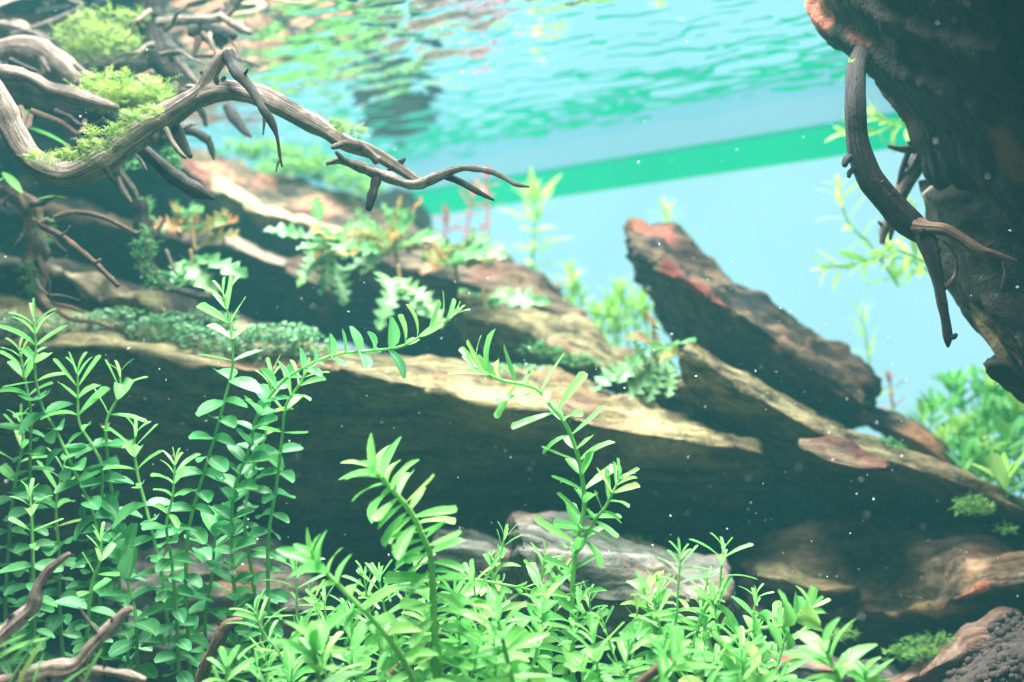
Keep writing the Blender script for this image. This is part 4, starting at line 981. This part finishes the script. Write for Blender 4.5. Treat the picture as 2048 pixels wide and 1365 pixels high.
# lobed-leaf plants
def lobed_mesh(name, mat, lobes, wid, depth, droop, seed):
    r = random.Random(seed); ny = lobes * 4
    verts, faces, uvs = [], [], []
    for j in range(ny + 1):
        t = j / ny
        env = math.sin(math.pi * min(1, 0.06 + t * 0.92)) ** 0.6 * wid / 2
        lob = 1 - depth * (0.5 + 0.5 * math.cos(2 * math.pi * lobes * t)) if 0.12 < t < 0.97 else 0.35
        hw = max(0.012, env * lob)
        z = -droop * t * t
        for i in range(5):
            s = i / 2 - 1
            sw = 0.07 * abs(s)       # lobes sweep forward
            verts.append((s * hw, t + sw, z + 0.25 * hw * abs(s) + 0.03 * math.sin(9 * t + seed + 2 * s)))
            uvs.append((i / 4, t))
    for j in range(ny):
        for i in range(4):
            q = j * 5 + i; faces.append((q, q + 1, q + 6, q + 5))
    me = bpy.data.meshes.new(name); me.from_pydata(verts, [], faces); me.polygons.foreach_set('use_smooth', [True] * len(faces))
    ul = me.uv_layers.new(name='UVMap'); li = [0] * len(me.loops); me.loops.foreach_get('vertex_index', li)
    flat = []
    for i in li: flat += uvs[i]
    ul.data.foreach_set('uv', flat); me.materials.append(mat); me.update(); return me
LOB = {k: [lobed_mesh('lobed_leaf', M[m], RND.choice((5, 6, 6)), RND.uniform(.42, .56), RND.uniform(.6, .78), RND.uniform(.1, .4), s) for s in range(4)]
       for k, m in (('mint', 'leaf_mint'), ('amber', 'leaf_amber'))}
def lobed_plant(label, base, d, leaves, extra=0, spread=90, seed=0, amber=0.4):
    r = random.Random(seed + 900)
    root = empty('lobed_plant', P(*base, d)); tag(root, label, 'plant', 'lobed-leaf plants on the slabs')
    v, f, u = tube_geo(pix_path([(base[0] + 6, base[1] + 40, 4), (base[0], base[1], 4), (base[0] - 4, base[1] - 30, 3)], d, 5), 6, .1, seed, False)
    mesh_obj('stem', v, f, M['stem_brown'], root, base=root.location, uvs=u)
    for a_, b, k in leaves:
        p, q = P(*a_, d), P(*b, d - .02)
        put_leaf(root, r.choice(LOB[k]), p, q - p, Vector((r.uniform(-.35, .35), -.75, .8)), (q - p).length * .9)
    for i in range(extra):
        an = r.uniform(-2.9, -.2); l = spread * r.uniform(.5, 1)
        b = (base[0] + math.cos(an) * l * 1.2, base[1] + math.sin(an) * l)
        a_ = (base[0] + r.uniform(-25, 25), base[1] + r.uniform(-15, 15))
        dd = d + r.uniform(-.03, .02); p, q = P(*a_, dd), P(*b, dd - r.uniform(0, .04))
        put_leaf(root, r.choice(LOB['amber' if r.random() < amber else 'mint']), p, q - p, Vector((r.uniform(-.5, .5), -.7, r.uniform(.3, 1))), (q - p).length * .8)
lobed_plant('lobed-leaf plant with orange leaves under the forked branch at left', (385, 470), .60, [((395, 470), (470, 425), 'amber'), ((390, 500), (470, 450), 'amber'), ((350, 440), (390, 385), 'mint'), ((300, 440), (275, 370), 'mint'), ((330, 470), (300, 420), 'mint')], 11, 95, 1, .5)
lobed_plant('pale lobed leaves spreading flat below the orange lobed plant', (385, 530), .56, [((385, 515), (495, 540), 'mint'), ((360, 525), (425, 555), 'mint'), ((370, 520), (345, 545), 'mint')], 0, 60, 2)
lobed_plant('bright mint lobed plant at the middle of the upper slab', (650, 500), .60, [((660, 490), (535, 440), 'mint'), ((655, 495), (590, 560), 'mint'), ((665, 500), (640, 575), 'mint'), ((640, 480), (610, 520), 'mint'), ((670, 520), (690, 600), 'mint'), ((640, 450), (630, 385), 'mint')], 9, 90, 3, .25)
lobed_plant('lobed plant with tall green and orange leaves below the twig ends', (790, 500), .62, [((790, 500), (690, 530), 'mint'), ((780, 495), (720, 535), 'mint'), ((800, 490), (830, 385), 'amber'), ((790, 480), (790, 385), 'amber'), ((770, 470), (700, 430), 'mint'), ((810, 490), (850, 440), 'mint')], 17, 110, 4, .45)
lobed_plant('lobed plant hanging down over the slab edge in the middle', (800, 560), .585, [((800, 560), (850, 625), 'mint'), ((795, 570), (755, 635), 'mint'), ((790, 560), (860, 590), 'mint'), ((810, 565), (890, 640), 'mint')], 2, 50, 5, .3)
lobed_plant('yellow green lobed plant right of the tall orange leaves', (910, 530), .64, [((910, 520), (1005, 475), 'mint'), ((905, 520), (860, 470), 'amber'), ((915, 525), (940, 450), 'amber'), ((900, 530), (840, 540), 'amber')], 16, 100, 6, .45)
lobed_plant('pale lobed leaves lying on the right end of the upper slab', (970, 610), .60, [((965, 615), (1080, 570), 'mint'), ((960, 600), (925, 560), 'mint'), ((975, 600), (1010, 565), 'mint')], 0, 60, 7)
lobed_plant('dark green lobed plant at the foot of the leaning slab', (1310, 720), .555, [((1320, 715), (1255, 790), 'mint'), ((1330, 720), (1300, 790), 'mint'), ((1300, 700), (1235, 760), 'mint'), ((1325, 700), (1390, 670), 'mint'), ((1310, 690), (1300, 610), 'amber'), ((1320, 690), (1260, 660), 'amber'), ((1280, 720), (1180, 760), 'mint'), ((1340, 720), (1345, 780), 'mint')], 4, 70, 8, .2)

# ---------------------------------------------------------------- mosses and small-leaved cover (uncountable)
def frond(v, f, p, dirv, nrm, L, r, pairs=6):
    y = dirv.normalized(); x = y.cross(nrm)
    if x.length < 1e-4: x = y.orthogonal()
    x.normalize(); z = x.cross(y); w_ = L * .03
    k = len(v)
    v += [p - x * w_, p + x * w_, p + y * L + z * (-.25 * L)]; f.append((k, k + 1, k + 2))
    for i in range(pairs):
        t = (i + .6) / pairs; c = p + y * L * t - z * (.25 * L * t * t)
        for s in (-1, 1):
            l = L * .30 * (1 - .6 * t) * r.uniform(.7, 1.3)
            e = c + x * s * l + y * l * r.uniform(.3, .9) + z * l * r.uniform(-.3, .5)
            m_ = (c + e) / 2; q = y * l * .22
            k = len(v); v += [c, m_ - q, e, m_ + q]; f.append((k, k + 1, k + 2, k + 3))
def moss(name, label, blobs, mat, n, L_px, seed, up=1.0, pairs=6):
    """blobs: (x, y, d, rx, ry) ellipses on the surface that carries it"""
    r = random.Random(seed); v, f = [], []
    tot = sum(b[3] * b[4] for b in blobs)
    for (x, y, d, rx, ry) in blobs:
        for _ in range(max(6, int(n * rx * ry / tot))):
            an = r.uniform(0, 6.283); q = math.sqrt(r.random())
            dd = d + r.uniform(-1, 1) * S(min(rx, ry) * .8, d)
            p = P(x + math.cos(an) * q * rx, y + math.sin(an) * q * ry, dd)
            dv = Vector((r.uniform(-1, 1), r.uniform(-1, .6), r.uniform(-.25, 1) * up))
            frond(v, f, p, dv, Vector((r.uniform(-.5, .5), -.5, 1)), S(L_px, d) * r.uniform(.5, 1.3), r, pairs)
    b = P(blobs[0][0], blobs[0][1], blobs[0][2])
    return tag(mesh_obj(name, v, f, mat, base=b), label, 'moss', kind='stuff')
moss('moss', 'olive green moss growing along the forked branch', [(70, 318, .42, 20, 8), (110, 322, .415, 28, 12), (150, 312, .415, 34, 14), (195, 292, .415, 34, 14), (235, 266, .415, 30, 14), (270, 240, .415, 30, 14), (305, 222, .42, 22, 10), (180, 265, .42, 10, 12)], M['moss_yellow'], 620, 20, 1)
moss('moss', 'bright moss tuft behind the forked branch at upper left', [(190, 195, .48, 40, 28), (240, 205, .48, 50, 30), (290, 200, .48, 44, 28), (220, 170, .485, 46, 22), (315, 185, .485, 26, 22)], M['moss_yellow'], 520, 34, 2)
moss('moss', 'yellowish moss carpet on the log at the top left', [(160, 70, .545, 50, 40), (210, 85, .54, 60, 34), (250, 95, .54, 40, 26), (180, 110, .54, 60, 20), (230, 40, .55, 70, 22)], M['moss_yellow'], 760, 22, 3)
moss('moss', 'small moss patch on the side limb of the forked branch', [(690, 258, .42, 24, 10), (715, 264, .42, 18, 10), (670, 245, .42, 16, 6)], M['moss_yellow'], 160, 16, 4)
moss('fern', 'dark green fern hanging below the forked branch', [(345, 320, .50, 24, 26), (335, 345, .50, 14, 14)], M['fern'], 90, 30, 5)
moss('fern', 'green ferny cover along the top of the upper slab', [(480, 300, .76, 40, 14), (540, 310, .76, 50, 22), (600, 325, .755, 50, 26), (650, 345, .75, 44, 24), (700, 365, .74, 44, 24), (580, 340, .74, 60, 16), (740, 385, .73, 30, 16)], M['moss'], 900, 26, 6)
moss('moss', 'dark moss in the shadow under the forked branch', [(240, 330, .52, 40, 16), (90, 470, .515, 26, 30), (60, 560, .51, 20, 40), (290, 500, .515, 26, 50), (340, 560, .515, 50, 22)], M['fern'], 520, 16, 7)
moss('moss', 'mossy patch at the lower right below the plank-like slab', [(1940, 1010, .49, 36, 18), (1960, 1020, .49, 30, 14), (2010, 1060, .49, 20, 8)], M['moss'], 300, 14, 8)
moss('moss', 'green moss tuft at the foot of the brown slab', [(1830, 1298, .47, 46, 20), (1870, 1285, .47, 40, 18), (1800, 1310, .47, 30, 14), (1690, 1270, .49, 30, 14), (1850, 1310, .465, 50, 14)], M['moss'], 620, 14, 9)
moss('moss', 'small moss patch on the plank-like slab', [(1770, 885, .53, 20, 9), (1800, 895, .525, 16, 6)], M['fern'], 120, 10, 10)
moss('moss', 'short moss on the pale stone under the long slab', [(1240, 1085, .52, 60, 14), (1330, 1140, .505, 60, 14), (1260, 1160, .50, 60, 24), (1380, 1180, .50, 40, 16)], M['moss'], 420, 13, 11)
moss('moss', 'dark green moss at the foot of the short layered slab', [(1160, 720, .58, 60, 14), (1080, 700, .58, 40, 12), (1230, 750, .57, 30, 12)], M['fern'], 280, 14, 12)
moss('moss', 'thread of moss at the top of the dark curved branch', [(1700, 122, .395, 8, 3)], M['moss_yellow'], 10, 12, 13)

def cover(name, label, blobs, mat, n, r_px, seed):
    r = random.Random(seed); v, f = [], []
    tot = sum(b[3] * b[4] for b in blobs)
    for (x, y, d, rx, ry) in blobs:
        for _ in range(int(n * rx * ry / tot)):
            an = r.uniform(0, 6.283); q = math.sqrt(r.random())
            p = P(x + math.cos(an) * q * rx, y + math.sin(an) * q * ry, d + r.uniform(-.012, .004)); s = S(r_px, d) * r.uniform(.6, 1.3)
            z = Vector((r.uniform(-.8, .8), r.uniform(-1.2, .3), 1)).normalized(); x_ = z.orthogonal().normalized(); y_ = z.cross(x_)
            k = len(v); v += [p + x_ * s * math.cos(a_) + y_ * s * .8 * math.sin(a_) for a_ in (0, 1.05, 2.1, 3.14, 4.19, 5.24)]; f.append(tuple(range(k, k + 6)))
    return tag(mesh_obj(name, v, f, mat, base=P(*blobs[0][:3]), smooth=False), label, 'ground cover', kind='stuff')
cover('leafy_cover', 'tiny-leaved green cover creeping over the left part of the long slab',
      [(240, 640, .555, 70, 26), (330, 662, .545, 80, 30), (430, 680, .535, 80, 30), (530, 685, .53, 80, 32), (610, 690, .53, 60, 26), (560, 665, .535, 80, 20), (390, 640, .56, 90, 20), (1020, 735, .535, 80, 8)], M['carpet'], 2600, 5, 21)
cover('leafy_cover', 'tiny-leaved green cover in the shadow at the far left', [(60, 650, .54, 60, 20), (0, 640, .54, 60, 20), (150, 640, .55, 50, 16)], M['carpet'], 500, 5, 22)

# ---------------------------------------------------------------- specks drifting in the water
v, f = [], []
for _ in range(900):
    d = RND.uniform(.24, .56); x = RND.uniform(-40, 2090); y = RND.uniform(-40, 1400)
    if RND.random() < .5: y = RND.uniform(500, 1200)
    p = P(x, y, d); r = S(1.0, d) * min(2.0, .38 * math.exp(abs(RND.gauss(0, .75)))); st = RND.choice((1, 1, 1.6, 2.4)); ax = noise.random_unit_vector()
    k = len(v)
    for q in IV: v.append(p + (q + ax * q.dot(ax) * (st - 1)) * r)
    f += [tuple(i + k for i in t) for t in IF]
tag(mesh_obj('drifting_specks', v, f, M['speck']), 'white specks and tiny bubbles drifting in the water', 'specks', kind='stuff')
print('leaf objects', NOBJ[0], 'objects', len(bpy.data.objects))
